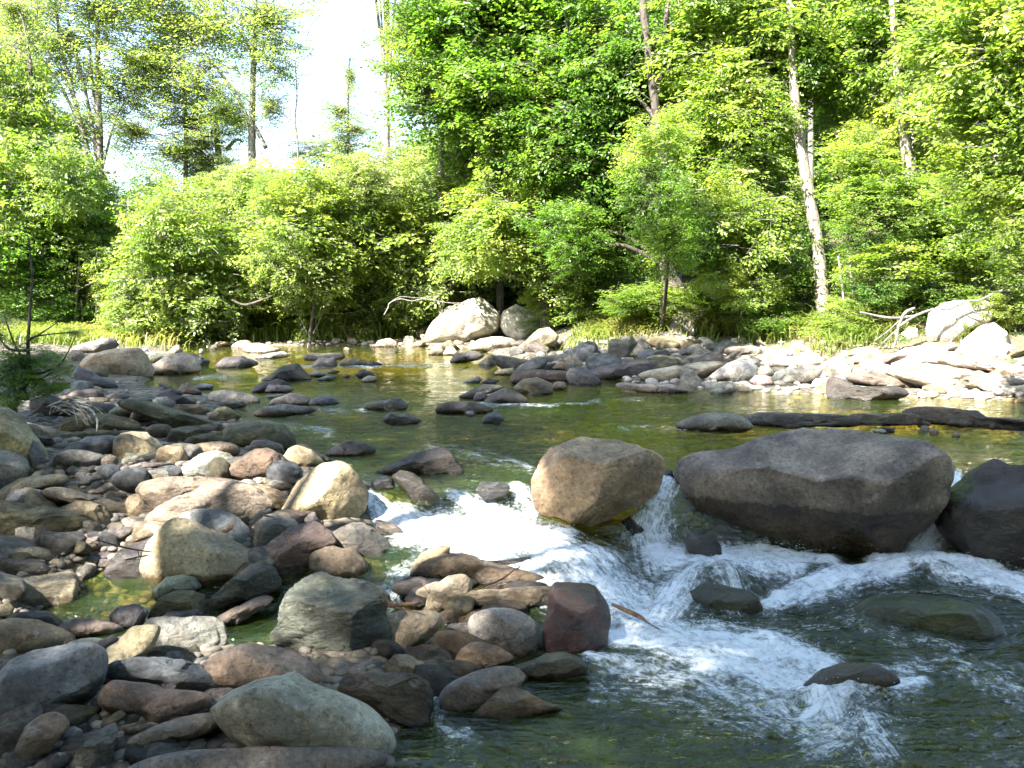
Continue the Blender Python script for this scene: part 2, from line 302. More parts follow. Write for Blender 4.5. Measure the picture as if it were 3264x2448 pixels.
# ---------------------------------------------------------------- water
X, Y, F = fan(2.1, 23.6, 620, 560, .60, .95)
x, y = X.ravel(), Y.ravel(); z0 = level(x, y); PX, PY = project(x, y, z0)
FOAM = [  # white water: strength, [(px, py, half width)...] along its flow
 (.85, [(362, 497, 7), (385, 515, 10), (430, 528, 13), (500, 531, 14), (560, 543, 14)]), (.75, [(455, 498, 6), (478, 510, 9), (510, 522, 10)]), (.6, [(515, 497, 6), (535, 512, 9), (530, 526, 9)]),
 (.7, [(400, 540, 8), (450, 548, 8), (520, 552, 9), (560, 560, 10)]), (.80, [(545, 556, 16), (590, 582, 24), (630, 608, 26), (660, 632, 20)]), (.7, [(470, 556, 8), (520, 572, 12), (570, 596, 16), (610, 622, 16)]),
 (.8, [(668, 485, 7), (655, 510, 14), (648, 535, 19), (655, 560, 17)]), (1.0, [(655, 560, 12), (700, 563, 13), (760, 560, 11), (830, 566, 8)]), (.9, [(700, 575, 10), (740, 577, 11), (800, 578, 6)]),
 (1.0, [(955, 478, 5), (948, 510, 9), (938, 535, 12), (915, 558, 14)]), (1.0, [(880, 566, 10), (930, 563, 11), (980, 575, 11), (1030, 592, 10), (1080, 606, 9)]), (1.0, [(765, 607, 6), (800, 596, 8), (845, 584, 9), (900, 572, 10)]),
 (.85, [(720, 570, 9), (690, 585, 14), (668, 608, 17), (640, 630, 16)]), (1.0, [(610, 640, 8), (660, 640, 15), (720, 648, 16), (780, 655, 15), (825, 668, 12)]), (.95, [(700, 665, 10), (760, 672, 13), (815, 690, 15), (830, 712, 12)]),
 (.55, [(590, 664, 7), (620, 668, 11), (690, 680, 12), (760, 700, 14), (810, 730, 16)]), (.9, [(800, 722, 6), (840, 702, 9), (880, 690, 9), (920, 684, 6)]), (.55, [(840, 690, 8), (870, 672, 6), (910, 672, 6)]),
 (.5, [(820, 740, 22), (860, 720, 20), (880, 745, 18)]), (.35, [(900, 665, 10), (960, 665, 14), (1010, 690, 14)]), (.30, [(600, 690, 12), (680, 702, 14), (760, 725, 16)]), 
 (.5, [(384, 600, 8), (400, 580, 10), (440, 560, 10)]), (.55, [(549, 632, 4), (552, 650, 5), (556, 662, 6)]), (.4, [(440, 690, 4), (436, 730, 6), (470, 742, 8)]), (.55, [(700, 578, 9), (725, 590, 14), (742, 604, 10)]), (.30, [(850, 625, 4), (900, 640, 5), (960, 650, 6)]),
 (.35, [(195, 378, 2), (225, 376, 2.5), (250, 372, 2)]), (.45, [(300, 367, 1.6), (380, 366, 2), (450, 366, 1.8)]), (.45, [(478, 404, 1.5), (530, 406, 2), (590, 404, 1.2)]), (.3, [(290, 414, 3), (330, 410, 4), (372, 410, 3)]), (.4, [(270, 425, 3), (330, 432, 4)]), (.3, [(590, 402, 2), (640, 399, 2)]),
 (.28, [(620, 428, 2.5), (680, 430, 3), (715, 425, 2)]), (.3, [(430, 450, 4), (480, 455, 5), (530, 470, 5)])]
foam = np.zeros_like(x); along = y.copy(); across = x.copy(); bestw = np.full_like(x, .02)
for st, pts in FOAM:
    acc = 0
    for (a, b) in zip(pts[:-1], pts[1:]):
        ax, ay, aw = a; bx, by, bw = b; dx, dy = bx - ax, by - ay; L2 = dx * dx + dy * dy; ln = math.sqrt(L2)
        t = np.clip(((PX - ax) * dx + (PY - ay) * dy) / L2, 0, 1); w = aw + (bw - aw) * t
        ex, ey = PX - ax - dx * t, PY - ay - dy * t; q = np.hypot(ex, ey * 1.1) / (w * 1.45)
        g = np.exp(-q ** 2 * .9) * st; foam = np.maximum(foam, g); m = g > bestw
        along = np.where(m, (acc + t * ln) / 110, along); across = np.where(m, (ex * -dy + ey * dx) / ln / 70 + st * 3, across); bestw = np.maximum(bestw, g)
        acc += ln
s0 = shore_dist(x, y); fast = sstep((7.6 - y) / 2.0) * .8 + .35 + .25 * sstep(1 - abs(y - 9.2) / 1.2)
z = z0 + noise2(x, y * 1.7, 1.6, 21) * .018 * fast + noise2(x * 1.1, y * 2, 6, 22) * .011 * fast + noise2(x, y * 1.3, 17, 23) * .0045 * fast
z = z + foam * (.030 * (1 + noise2(x, y, 9, 31)) + .022 * noise2(x, y, 22, 32) + .006 * np.abs(noise2(x, y, 60, 33)))
def dome(px, py, rx, ry, h):                    # water heaped over a boulder just under the surface
    global z
    z = z + h * np.exp(-((PX - px) / rx) ** 2 - ((PY - py) / ry) ** 2)
dome(590, 568, 50, 14, .09); dome(724, 590, 36, 13, .11); dome(922, 610, 72, 18, .075); dome(516, 492, 26, 8, .05); dome(690, 595, 30, 10, .05); dome(800, 580, 70, 10, .05); dome(850, 700, 40, 9, .07); dome(930, 570, 50, 9, .06); dome(650, 545, 25, 10, .05); dome(580, 668, 45, 10, .04)
pool = np.zeros_like(x)
z = np.where((s0 > .9) & (x < 0) & (y > 6.6), -.5, z)
link('water', mesh('water', np.stack([x, y, z], -1), F, M['water'], {'foam': foam, 'along': along, 'across': across, 'rip': fast * (1 - .45 * sstep((y - 10) / 4)) + .15 + 2.0 * sstep((.9 - x) / 1.2) * sstep((y - 6.3) / .8) * sstep((13 - y) / 5)}), kind='structure')
# ---------------------------------------------------------------- stones
TILE = {'A': (0, 1020, .45208), 'B': (0, 1700, .45208), 'C': (800, 1700, .45208), 'D': (1600, 1700, .45208), 'E': (800, 1020, .45208), 'F': (1600, 1020, .45208),
        'G': (2264, 1020, .45208), 'H': (2264, 1700, .45208), 'P': (1000, 500, .49729), 'Q': (2164, 500, .49729), 'L': (0, 500, .49729)}
TINT = {'Z': (.42, .33, .195), 'X': (.26, .235, .205), 'G': (.195, .19, .182), 'B': (.125, .137, .155), 'T': (.33, .265, .18), 'O': (.155, .118, .08), 'D': (.065, .058, .056), 'W': (.52, .49, .43), 'U': (.17, .15, .142), 'R': (.15, .058, .036), 'V': (.10, .13, .03),
        'M': (.15, .135, .078), 'N': (.215, .18, .145), 'K': (.04, .037, .042), 'L': (.29, .285, .255), 'Y': (.44, .39, .32)}
def ico(n):
    import bmesh
    bm = bmesh.new(); bmesh.ops.create_icosphere(bm, subdivisions=n, radius=1); bm.verts.ensure_lookup_table()
    V = np.array([v.co[:] for v in bm.verts]); F_ = np.array([[v.index for v in f.verts] for f in bm.faces], np.int32); bm.free(); return V, F_
ICO = {n: ico(n) for n in (3, 4, 5, 6)}
def polar(pts, smooth):
    pts = np.array(pts, float); nx = np.roll(pts, -1, 0); cr = pts[:, 0] * nx[:, 1] - nx[:, 0] * pts[:, 1]; A = cr.sum() / 2
    c = ((pts + nx) * cr[:, None]).sum(0) / (6 * A); q = pts - c; n = 144; th = np.linspace(-np.pi, np.pi, n, endpoint=False); r = np.zeros(n)
    for k, t in enumerate(th):
        d = np.array([math.cos(t), math.sin(t)])
        for i in range(len(q)):
            a, b = q[i], q[(i + 1) % len(q)]; e = b - a; den = d[0] * e[1] - d[1] * e[0]
            if abs(den) < 1e-9: continue
            u = (a[0] * e[1] - a[1] * e[0]) / den; w = (a[0] * d[1] - a[1] * d[0]) / den
            if u > 0 and -1e-6 <= w <= 1 + 1e-6: r[k] = max(r[k], u)
    for _ in range(smooth): r = (np.roll(r, 1) + r * 2 + np.roll(r, -1)) / 4
    return c, r, abs(A), pts.max(0) - pts.min(0), th
def stone_shape(dirs, r_of, D, style, seed, m, amp=1.0, hero=None):
    """dirs on a unit sphere -> a stone whose outline is r_of(angle), D deep"""
    R = np.random.default_rng(seed); a, b, c = dirs.T; n = {'r': 2.7, 'w': 2.8}.get(style, 3.2)
    rho = np.sqrt(a * a + b * b); th = np.arctan2(b, a); s = (rho ** n + np.abs(c) ** n) ** (-1 / n)
    q = np.stack([rho * s * np.cos(th), rho * s * np.sin(th), c * s], 1)
    planes = []
    if style != 'r':
        planes = [((R.uniform(-.25, .25), R.uniform(.62, .95), R.uniform(-.75, -.5)), R.uniform(.66, .8)), ((R.uniform(-.5, .5), R.uniform(-.35, .05), -1), R.uniform(.66, .82))]
        for _ in range(5): planes.append(((R.normal(), R.normal() * .7, R.choice([-1, -1, 1]) * R.uniform(.5, 1.3)), R.uniform(.72, .95)))
    else:
        planes = [((R.uniform(-.3, .3), R.uniform(.5, .9), -.7), R.uniform(.74, .88))]
        for _ in range(8): planes.append(((R.normal(), R.normal(), R.normal() * 1.4), R.uniform(.74, .95)))
    if hero: planes = hero
    k = .8 if style == 'r' else .92
    for nn, d in planes:
        nn = np.array(nn, float); nn /= np.linalg.norm(nn); e = np.maximum(q @ nn - d, 0); q = q - nn * (e * k)[:, None]
    off = seed * 3.7
    disp = vnoise(q * 1.3 + off, 1) * .07 + vnoise(q * 2.9 + off, 2) * .035 + vnoise(q * 6.5 + off, 3) * .016 + vnoise(q * 14 + off, 4) * .010 + vnoise(q * 27 + off, 5) * .005
    if style in 'as': disp = disp * 1.25 - .045 * np.maximum(0, 1 - np.abs(vnoise(q * 2.2 + off, 6)) * 7)
    if style == 's':
        t = q @ np.array([R.uniform(-.35, .35), 1, R.uniform(-.3, .3)]) * 9 + vnoise(q * 2 + off, 7) * 1.6
        disp = disp + .028 * (np.abs((t % 1) - .5) * 2) ** 2 * np.sign(.5 - (np.floor(t) % 2) * .6)
    q = q * (1 + disp * amp)[:, None]
    th = np.arctan2(q[:, 1], q[:, 0]); rr = np.interp(th, m[0], m[1], period=2 * np.pi)
    return np.stack([q[:, 0] * rr, q[:, 1] * rr, q[:, 2] * D], 1)
seedc = [11]; STONES = []
def stone(tile, pts, tint, style, label, dep=1.0, dz=0.0, sub=None, cat='rock', dist=None, hero=None, mat=None, wet=None, group=None, name='rock', sink=.12):
    """one traced stone: outline in the photo's pixels, stood where its foot meets the ground or water"""
    ox, oy, k = TILE[tile]; v = [float(t) for t in pts.split()]; pp = [((ox + a * k) / 3.1875, (oy + b * k) / 3.1875) for a, b in zip(v[::2], v[1::2])]
    seedc[0] += 1; seed = seedc[0]
    (cx, cy), r, A, wh, th = polar([(a, -b) for a, b in pp], 5 if style == 'r' else 2); cy = -cy
    bot = max(b for a, b in pp) - .10 * wh[1]
    d = dist if dist else hit(cx, bot)
    w, h = wh; D = .46 * math.sqrt(min(w, h * 3) * h) * dep; D = min(D, .6 * w) * d / FPX
    d += D * .45; C = at(cx, cy, d); f = ray(cx, cy); f /= np.linalg.norm(f); u = np.cross(f, [0, 0, 1.]); u /= np.linalg.norm(u); vv = np.cross(u, f)
    r = r * (1.01 if hero and mat else 1.11 if tile in 'ABC' else 1.05) * (1 + sink * np.clip(-np.sin(th), 0, 1) ** 2)
    n = sub or (6 if A > 5000 else 5 if A > 700 else 4 if A > 120 else 3); V, F_ = ICO[n]
    q = stone_shape(V, None, D, style, seed, (th, r * d / FPX), .7 if hero else 1, hero)
    Wd = C + q[:, :1] * u + q[:, 1:2] * vv + q[:, 2:] * f
    base = np.array([C[0], C[1], Wd[:, 2].min()])
    o = link(name, mesh(name, Wd - base, F_, M[mat or style]), base + [0, 0, dz], label=label, category=cat, group=group)
    jit = np.random.default_rng(seed).uniform(.92, 1.08, 3); t = np.array(TINT[tint]) * jit
    L = float(level(C[0], C[1])); o.color = (*t, (1 + wet) / 2 if wet is not None else (L + 1.035) / 2 if float(shore_dist(C[0], C[1])) < .35 or any(math.hypot((C[0] - a) / rx, (C[1] - b) / ry) < 1.5 for a, b, rx, ry in POOLS) else 0); STONES.append((C, w * d / FPX * .5)); return o
T_ = """
A|-140 760 0 612 60 630 130 690 190 760 240 850 270 930 275 1000 250 1060 150 1085 0 1065 -150 1000|T|r|big smooth tan boulder cut by the left edge, right below the driftwood tangle
A|-160 960 0 920 60 950 140 1000 168 1060 150 1110 60 1170 0 1210 -160 1190|G|r|big grey boulder at the left edge in front of the taller tan boulder
A|240 850 275 870 315 1000 310 1070 240 1080 210 950|B|a|narrow upright grey slab wedged against the tan edge boulder
A|110 985 170 985 235 1045 245 1085 180 1115 130 1060|M|r|small brown stone between the two big left edge boulders
A|-60 1290 0 1235 60 1170 150 1115 300 1105 400 1093 460 1112 465 1150 400 1180 250 1200 100 1260|T|r|sunlit tan slab lying below the left edge boulders
A|45 1270 110 1190 200 1178 280 1210 340 1260 375 1310 370 1350 320 1362 220 1330 100 1285|L|r|pale grey egg shaped stone leaning on the sunlit tan slab
A|340 1185 400 1163 480 1175 600 1220 750 1280 880 1340 922 1380 880 1398 780 1400 640 1330 450 1260 350 1220|N|s|long brown wedge slab with sunlit upper edge, tipped down to the right
A|390 1350 460 1315 580 1275 650 1290 720 1340 750 1400 745 1460 690 1480 600 1470 480 1415|O|a|dark brown cracked block under the long wedge slab
A|-80 1400 0 1280 100 1290 250 1320 400 1370 540 1410 600 1450 640 1500 600 1545 450 1565 300 1585 0 1600 -80 1560|M|s|broad flat olive slab with fine parallel stripes at the left edge
A|-20 1390 60 1385 110 1420 120 1470 60 1512 -20 1500|G|r|grey cobble resting on the striped olive slab at the frame edge
A|120 1450 180 1430 240 1470 280 1560 260 1612 150 1605 122 1530|L|r|upright pale speckled cobble standing on the striped olive slab
A|400 1490 450 1440 510 1435 540 1470 480 1520 420 1530|G|r|rounded grey cobble at the right end of the striped slab
A|440 1520 520 1475 600 1465 640 1490 600 1530 480 1545|L|r|light grey pebble shaped stone touching the cobble on the striped slab
A|385 1610 460 1550 600 1520 690 1513 740 1550 832 1600 780 1640 640 1650 480 1658 400 1640|Y|a|bright white sunlit stone with flat top beside the dark puddle
A|1010 1170 1060 1130 1150 1112 1400 1120 1560 1140 1740 1190 1800 1202 1500 1240 1250 1280 1150 1350 1070 1400 1030 1290|N|a|reddish brown block half hidden behind the striped sunlit boulder
A|1055 1460 1095 1360 1200 1280 1350 1222 1500 1170 1620 1163 1740 1212 1830 1300 1857 1340 1800 1400 1700 1450 1500 1500 1300 1525 1110 1515|Y|s|large striped boulder blazing white where the sun falls
A|1240 1400 1330 1360 1430 1348 1550 1350 1660 1400 1740 1500 1785 1600 1700 1665 1400 1645 1250 1500|B|r|dark blue grey round boulder behind the big triangular tan boulder
B|1045 210 1060 130 1090 60 1150 0 1210 -75 1280 -90 1400 -55 1550 35 1680 115 1760 170 1800 215 1720 290 1640 340 1540 402 1430 418 1300 330 1120 335 1060 270|T|r|big triangular tan boulder, the tallest beside the small still pool
E|18 1480 60 1400 120 1373 200 1378 320 1430 335 1465 260 1550 150 1610 80 1640 25 1600|G|a|grey pitted rock left of the purple brown angular rock
C|60 145 130 80 240 8 330 -50 450 -55 540 30 565 100 450 130 440 250 370 300 220 312 140 272 100 205|N|a|large angular rock, pale sunlit left face and dark purple right face
E|535 1510 640 1470 700 1428 780 1430 880 1490 960 1560 988 1625 985 1662 850 1680 760 1650 640 1610|U|a|purple brown rock standing in the edge of the foaming water
C|430 115 520 88 620 105 700 120 780 190 812 260 760 322 620 333 480 303 425 240|O|r|rounded brown rock in front of the purple brown rock
C|250 505 300 430 400 350 520 308 600 330 680 360 800 380 900 430 952 500 925 600 935 740 860 802 760 852 650 892 450 882 340 845 280 762 180 732 173 690 235 635|G|s|large grey boulder scored with deep slanting layers, centre foreground
C|905 610 960 558 1080 543 1240 560 1322 600 1312 660 1235 750 1100 812 1000 852 930 842 905 740|T|r|tan oval boulder pressed against the layered grey boulder
C|1140 470 1180 400 1290 350 1400 313 1490 308 1542 350 1532 430 1450 512 1320 582 1215 562 1150 505|T|r|speckled tan disc lying on top of the tan oval boulder
C|1122 312 1150 210 1210 150 1330 108 1387 110 1380 172 1312 292 1262 327 1195 330|T|a|upright chipped tan stone at the edge of the rapids
C|1018 372 1050 330 1120 316 1200 330 1247 350 1180 392 1060 412 1018 402|D|r|flat dark wet cobble left of the speckled tan disc
C|1350 215 1380 180 1550 178 1700 198 1850 195 1930 163 1982 200 1982 267 1850 274 1500 264 1400 274|K|w|long dark wet slab with upturned end by the white water
C|1488 262 1560 213 1640 198 1800 238 1950 273 2072 312 2052 342 1900 374 1700 384 1560 364 1500 314|O|a|brown wedge slab with a curved twig lying across it
C|1380 450 1560 408 1750 403 1950 393 2080 388 2092 440 2092 522 1900 564 1700 534 1500 544 1380 524|N|s|long thin brown slab bridging above the speckled white stone
C|1550 652 1560 590 1650 558 1780 543 1900 578 1985 640 2002 720 1992 822 1950 872 1880 884 1800 834 1720 794 1600 764|L|r|smooth white stone with black specks below the bridging slab
C|1443 922 1480 828 1560 783 1650 783 1740 808 1832 870 1845 902 1740 932 1650 972 1540 984 1460 962|O|r|wet brown rounded stone below the black specked white stone
D|318 410 380 358 500 343 600 348 680 388 742 470 757 520 748 650 732 782 692 852 600 904 500 874 430 824 330 824 300 705 315 560|R|w|dark red wet block with mossy top, water pouring round it
D|50 970 220 900 300 860 430 838 560 880 612 940 560 992 400 1032 200 1062 110 1040|M|w|moss green stone just under the surface below the red block
C|1338 1185 1370 1100 1450 1048 1600 988 1750 963 1860 978 1902 1030 1892 1105 1800 1130 1700 1184 1600 1234 1450 1264 1360 1242|L|r|whitish oval stone with a pale vein at the stream edge
C|1555 1290 1620 1240 1700 1170 1780 1110 1850 1098 1950 1148 2070 1208 2205 1225 2050 1274 1850 1314 1650 1324|O|a|brown knobbly stone tapering right in front of the pale veined oval
C|635 1065 680 1028 780 993 900 1003 1050 1013 1170 1028 1230 1078 1253 1140 1243 1240 1205 1342 1100 1334 980 1284 900 1224 780 1212 680 1172 655 1120|O|s|rust brown cracked block behind the big foreground boulder's right end
C|960 940 1040 860 1100 868 1200 908 1300 948 1323 1010 1275 1105 1200 1060 1050 1030 965 1000|T|a|rough pitted tan rock tucked behind the rust brown block
B|1535 1200 1570 1110 1650 1040 1780 988 1920 983 2080 1028 2200 1100 2330 1150 2500 1250 2630 1370 2712 1470 2682 1575 2560 1625 2300 1605 2000 1575 1750 1515 1620 1422 1543 1300|L|r|very large speckled grey boulder at the bottom, humped at its left end
B|1450 950 1520 868 1640 808 1780 788 1950 818 2100 898 2200 978 2295 1100 2200 1130 1900 1110 1650 1070 1500 1010|N|r|rounded brown boulder behind the very large speckled grey one
B|860 1700 950 1600 1100 1545 1300 1518 1500 1523 1800 1548 2200 1588 2500 1630 2750 1670 2650 1790 1500 1830 900 1790|U|r|long purple grey boulder cut by the bottom edge
B|-60 110 0 90 120 85 250 103 340 140 372 180 340 217 250 192 120 155 0 142|N|r|long brown stone rounded at its right end, left edge above wet stones
B|-40 150 100 160 200 180 280 220 332 290 300 313 150 304 40 292 -40 250|U|w|wet purple stone below the long brown stone at the left edge
B|43 352 110 330 250 308 470 303 502 350 517 420 502 502 440 530 300 512 130 522 78 512 53 444|Y|a|square block, white in the sun on its left and black on its right
B|623 182 680 140 750 133 802 160 782 202 700 214 635 206|U|r|small purple brown cobble at the head of the still pool
B|760 260 800 180 870 120 980 80 1090 45 1090 200 1065 292 950 334 850 326|U|w|shiny purple slab sloping into the still pool
B|1078 405 1110 350 1180 313 1290 303 1370 333 1397 400 1320 432 1180 444 1100 474|L|r|pale topped rounded stone at the foot of the triangular boulder
B|1038 615 1080 530 1150 450 1230 418 1340 423 1422 460 1433 540 1425 605 1250 610 1120 610|M|s|dark banded egg shaped stone between the pale topped stone and a grey block
B|1148 585 1200 548 1290 553 1380 543 1412 580 1412 622 1300 628 1200 614|G|a|small knobbly stone in front of the dark banded egg shaped one
B|1000 655 1080 588 1200 593 1450 618 1530 648 1558 700 1553 802 1430 854 1250 854 1100 834 1000 755|G|a|rectangular grey block with flat top at the pool's near edge
B|788 560 850 508 920 503 980 528 1032 560 992 652 920 684 830 674 788 625|K|r|black wet round stone at the near side of the still pool
B|1468 525 1500 458 1620 338 1750 248 1850 218 1912 260 1948 340 1942 402 1830 444 1700 454 1560 504|G|s|greenish grey wedge stone pointing down left between pool and channel
B|1478 630 1560 568 1700 508 1830 463 1902 470 1907 502 1800 564 1680 624 1560 662 1488 652|U|a|long flat purple grey stone half in the side channel
B|-80 640 0 622 120 608 250 638 340 678 430 738 492 770 450 832 300 854 150 854 -80 810|O|r|broad dark brown boulder at the left edge above the blue boulder
B|58 610 120 550 250 553 370 578 432 640 425 705 300 670 150 650|D|r|dark stone behind the broad dark brown boulder
B|428 655 480 600 560 588 680 618 770 658 842 700 802 742 700 744 620 734 540 724 468 704|N|r|warm brown stone with a sunlit hump, right of the dark brown boulder
B|438 795 500 753 620 743 722 768 690 840 600 854 540 825|L|r|thin pale flat stone below the warm brown sunlit stone
B|668 805 700 758 790 733 832 760 770 842 700 874|D|r|small dark cobble behind the tan slanted stone
B|698 905 760 818 840 738 920 688 1040 683 1112 700 1085 770 1033 852 970 910 900 1010 790 1060 705 1010|T|r|slanted tan stone leaning up to the right beside the blue slab
B|798 895 870 858 1000 863 1200 888 1400 958 1600 1048 1612 1090 1562 1172 1400 1142 1180 1092 1000 1032 880 1002 795 960|B|a|dark blue thin slab with chipped right end, lying on a tan stone
B|738 1135 770 1050 830 1003 930 1038 1080 1078 1250 1118 1400 1158 1505 1205 1400 1264 1250 1314 1080 1334 900 1254 778 1194|N|r|smooth tan stone underneath the dark blue thin slab
B|-30 1080 50 960 150 880 280 828 450 833 620 858 692 900 703 980 692 1082 620 1184 480 1244 300 1284 120 1294 20 1244 -30 1160|B|r|large smooth blue grey boulder near the lower left corner
B|92 1610 140 1480 200 1368 280 1308 370 1293 440 1338 462 1412 380 1504 280 1584 180 1654 105 1654|O|r|dark brown oval stone in deep shade below the blue boulder
B|428 1485 480 1378 530 1368 572 1400 562 1484 500 1524|G|r|small upright grey cobble in shade right of the brown oval
B|438 1670 520 1580 640 1450 760 1368 822 1343 837 1400 792 1502 762 1604 700 1690|G|s|pointed grey stone leaning right, at the bottom left
B|818 1485 880 1430 1050 1358 1250 1323 1450 1318 1502 1350 1492 1424 1350 1464 1150 1474 950 1494 848 1514|N|r|long brown finger shaped stone above the cut off purple boulder
B|-70 1440 40 1418 122 1420 112 1502 30 1544 -70 1524|G|r|grey cobble on the left edge below the large blue boulder
B|718 1325 800 1278 850 1263 882 1300 800 1364 728 1384|M|r|small olive stone in the shade under the smooth tan stone
B|1288 1295 1420 1228 1520 1198 1523 1232 1400 1304 1300 1324|G|s|thin sliver of stone under the chipped end of the blue slab
B|215 1660 280 1600 400 1558 470 1578 482 1650 350 1710 250 1710|D|r|dark stone on the bottom edge right of the brown oval
B|338 204 390 175 460 193 482 230 400 238|Y|r|small cream cobble below the bright white stone
B|-20 500 50 493 92 540 62 604 -20 612|M|r|brown cobble on the left edge below the square white block
A|895 1292 920 1248 980 1228 1032 1258 1057 1330 1042 1382 980 1393 918 1372|T|r|ball shaped tan stone beside the reddish brown block
A|1268 1062 1340 1008 1420 948 1520 928 1602 958 1652 1010 1642 1062 1560 1104 1400 1124 1300 1104|L|a|pale grey angular rock with a bright face, left bank centre
A|1598 1045 1700 978 1800 918 1880 908 1960 948 2003 1010 1962 1062 1850 1134 1720 1134 1620 1094|O|a|rough rusty brown rock right of the pale grey angular one
E|223 975 270 908 330 888 420 918 500 988 512 1030 400 1044 280 1034|T|r|tan speckled stone on the waterline behind the large tan boulder
A|1578 825 1640 748 1760 708 1900 698 1982 748 2042 820 2053 870 1992 924 1850 904 1700 884 1600 854|M|r|large mottled olive boulder at the water's edge
A|1758 895 1800 853 1880 848 1980 888 1993 940 1900 944 1800 934|U|r|smooth purple grey stone under the mottled olive boulder
A|880 575 950 558 1100 588 1250 638 1400 698 1550 768 1592 800 1450 794 1250 764 1100 704 1000 654 900 614|M|a|long straight slab slanting down right across the left bank
A|788 645 830 608 940 598 1012 640 962 704 850 724 788 694|M|r|brown end block at the upper end of the slanting slab
A|923 695 950 648 1010 638 1062 663 1083 702 1020 728 940 718|Y|r|round white stone resting on the slanting slab
A|1028 765 1080 738 1180 738 1217 780 1202 832 1110 844 1048 804|M|r|squarish mossy stone just below the round white stone
A|1188 835 1220 768 1330 753 1450 763 1502 790 1440 824 1300 884 1210 874|M|s|mossy layered block below the slanting slab
A|1288 885 1340 828 1450 803 1560 838 1602 870 1450 870 1310 914|M|s|olive stone lying on the long mossy loaf shaped stone
A|1303 935 1400 878 1550 858 1660 888 1673 952 1600 964 1420 964 1335 994|O|r|long mossy loaf shaped stone in the middle of the left bank
A|1578 855 1640 823 1700 848 1704 892 1660 904 1600 874|O|r|small brown stone at the right end of the mossy loaf stone
A|438 775 480 708 580 658 720 668 860 698 940 738 953 788 800 788 650 790 500 794|M|a|broad dark green slab with a flat sloping face
A|428 855 500 798 700 783 850 798 810 834 600 846|M|s|flat grey slab beneath the broad dark green slab
A|438 935 520 868 620 828 750 823 822 840 802 904 700 964 600 964 470 954|B|r|blue domed stone in the left bank
A|818 905 838 828 920 808 1000 848 1100 938 1112 994 980 1008 840 1008|M|r|rounded olive boulder right of the blue domed stone
A|848 805 950 788 1040 798 1100 848 1142 910 1110 954 1000 870|T|r|tan slab leaning behind the rounded olive boulder
A|948 945 990 903 1050 918 1102 980 1062 1004 980 994|M|r|small brown egg stone in front of the rounded olive boulder
A|1108 965 1130 908 1200 883 1270 893 1302 950 1293 1004 1220 1024 1130 1014|T|r|round two toned cobble left of the mossy loaf stone
A|848 1024 900 938 940 943 1012 1000 962 1024|G|a|small pointed grey stone below the olive boulder
A|836 1032 1000 1008 1200 1018 1223 1046 1000 1054 868 1064|G|s|thin grey slab below the small pointed stone
A|718 985 780 948 832 990 822 1044 750 1044 708 1004|N|a|small reddish cube stone below the blue domed stone
A|448 965 500 918 600 938 662 970 600 994 480 1004|O|r|brown stone at the foot of the blue dome's left side
A|698 934 740 898 792 920 782 964 710 964|D|r|dark round cobble touching the blue domed stone
A|458 1055 500 1018 560 1038 652 1080 620 1114 500 1094|B|r|slim blue grey stone below the brown stone, left bank
A|538 1145 600 1098 680 1098 722 1130 660 1164 580 1164|G|r|grey cobble between flat stones above the long wedge slab
A|898 1094 950 1063 1002 1085 980 1114 908 1114|L|r|small light grey oval pebble below the thin grey slab
A|1018 1105 1050 1058 1180 1048 1302 1070 1282 1114 1100 1124|G|a|low grey stone left of the pale angular rock
A|658 1205 750 1148 850 1108 930 1128 947 1180 900 1224 780 1204 700 1234|L|r|flat light grey oval above the tan ball stone
A|120 695 200 718 330 758 412 780 402 844 300 834 200 794|N|r|long brown stone behind the tan edge boulder
A|238 815 330 818 422 890 362 904 270 864|D|a|black hollow looking stone under the driftwood tangle
A|238 665 248 560 340 528 430 558 520 618 533 662 430 684 330 694|G|a|grey pyramid shaped rock behind the driftwood tangle
A|358 505 370 428 440 393 500 408 542 440 522 482 420 514|G|a|grey faceted block, second row of the left bank
A|428 535 490 458 560 428 630 448 643 490 560 514 480 544|B|r|dark rounded stone right of the grey faceted block
A|488 535 540 498 650 488 722 520 702 554 560 564|L|a|light grey slab in front of the dark rounded stone
A|518 645 530 588 640 583 780 598 822 640 792 684 620 674|U|r|broad purple grey slab behind the dark green slab
A|598 655 650 598 700 618 762 680 650 694|M|a|small triangular brown stone against the purple grey slab
A|528 385 560 328 660 378 750 428 822 470 760 484 640 454 550 424|B|a|blue grey slab sloping right below the shaded boulder
A|598 315 640 258 750 218 880 198 970 208 1022 260 1053 350 1032 404 900 394 750 404 680 360|T|r|big rounded boulder with dark right end at the head of the left bank
A|1058 375 1100 308 1180 258 1280 238 1360 268 1402 330 1402 372 1300 384 1150 398|Y|r|big pinkish white boulder standing at the stream's edge
A|1028 295 1080 248 1180 233 1242 250 1150 284 1060 314|N|r|flat pinkish stone behind the pinkish white boulder
A|1288 244 1380 243 1472 290 1452 334 1400 334 1350 274|B|a|blue black stone on the right of the pinkish white boulder
A|498 225 560 178 700 138 790 128 822 180 760 224 620 244 540 239|G|a|grey slab tilted up behind the big rounded boulder
A|473 265 520 213 580 228 627 270 590 304 500 304|N|r|small tan boulder left of the tilted grey slab's foot
A|598 375 620 328 700 318 752 350 742 404 640 404|M|r|brownish cobble against the front of the big rounded boulder
A|238 265 300 213 370 223 422 270 350 304 260 304|O|r|brown rock behind the green sapling
A|638 574 690 543 770 558 762 594 680 594|O|r|small brown cobble above the purple grey slab
A|728 544 800 518 900 528 917 550 820 564|U|r|flat purple cobble at the water's edge, left bank
L|470 1240 540 1195 720 1165 745 1200 700 1235 600 1255|G|a|
A|1243 524 1290 458 1320 448 1370 478 1412 517 1330 534|D|a|small pyramid rock rising from the green water
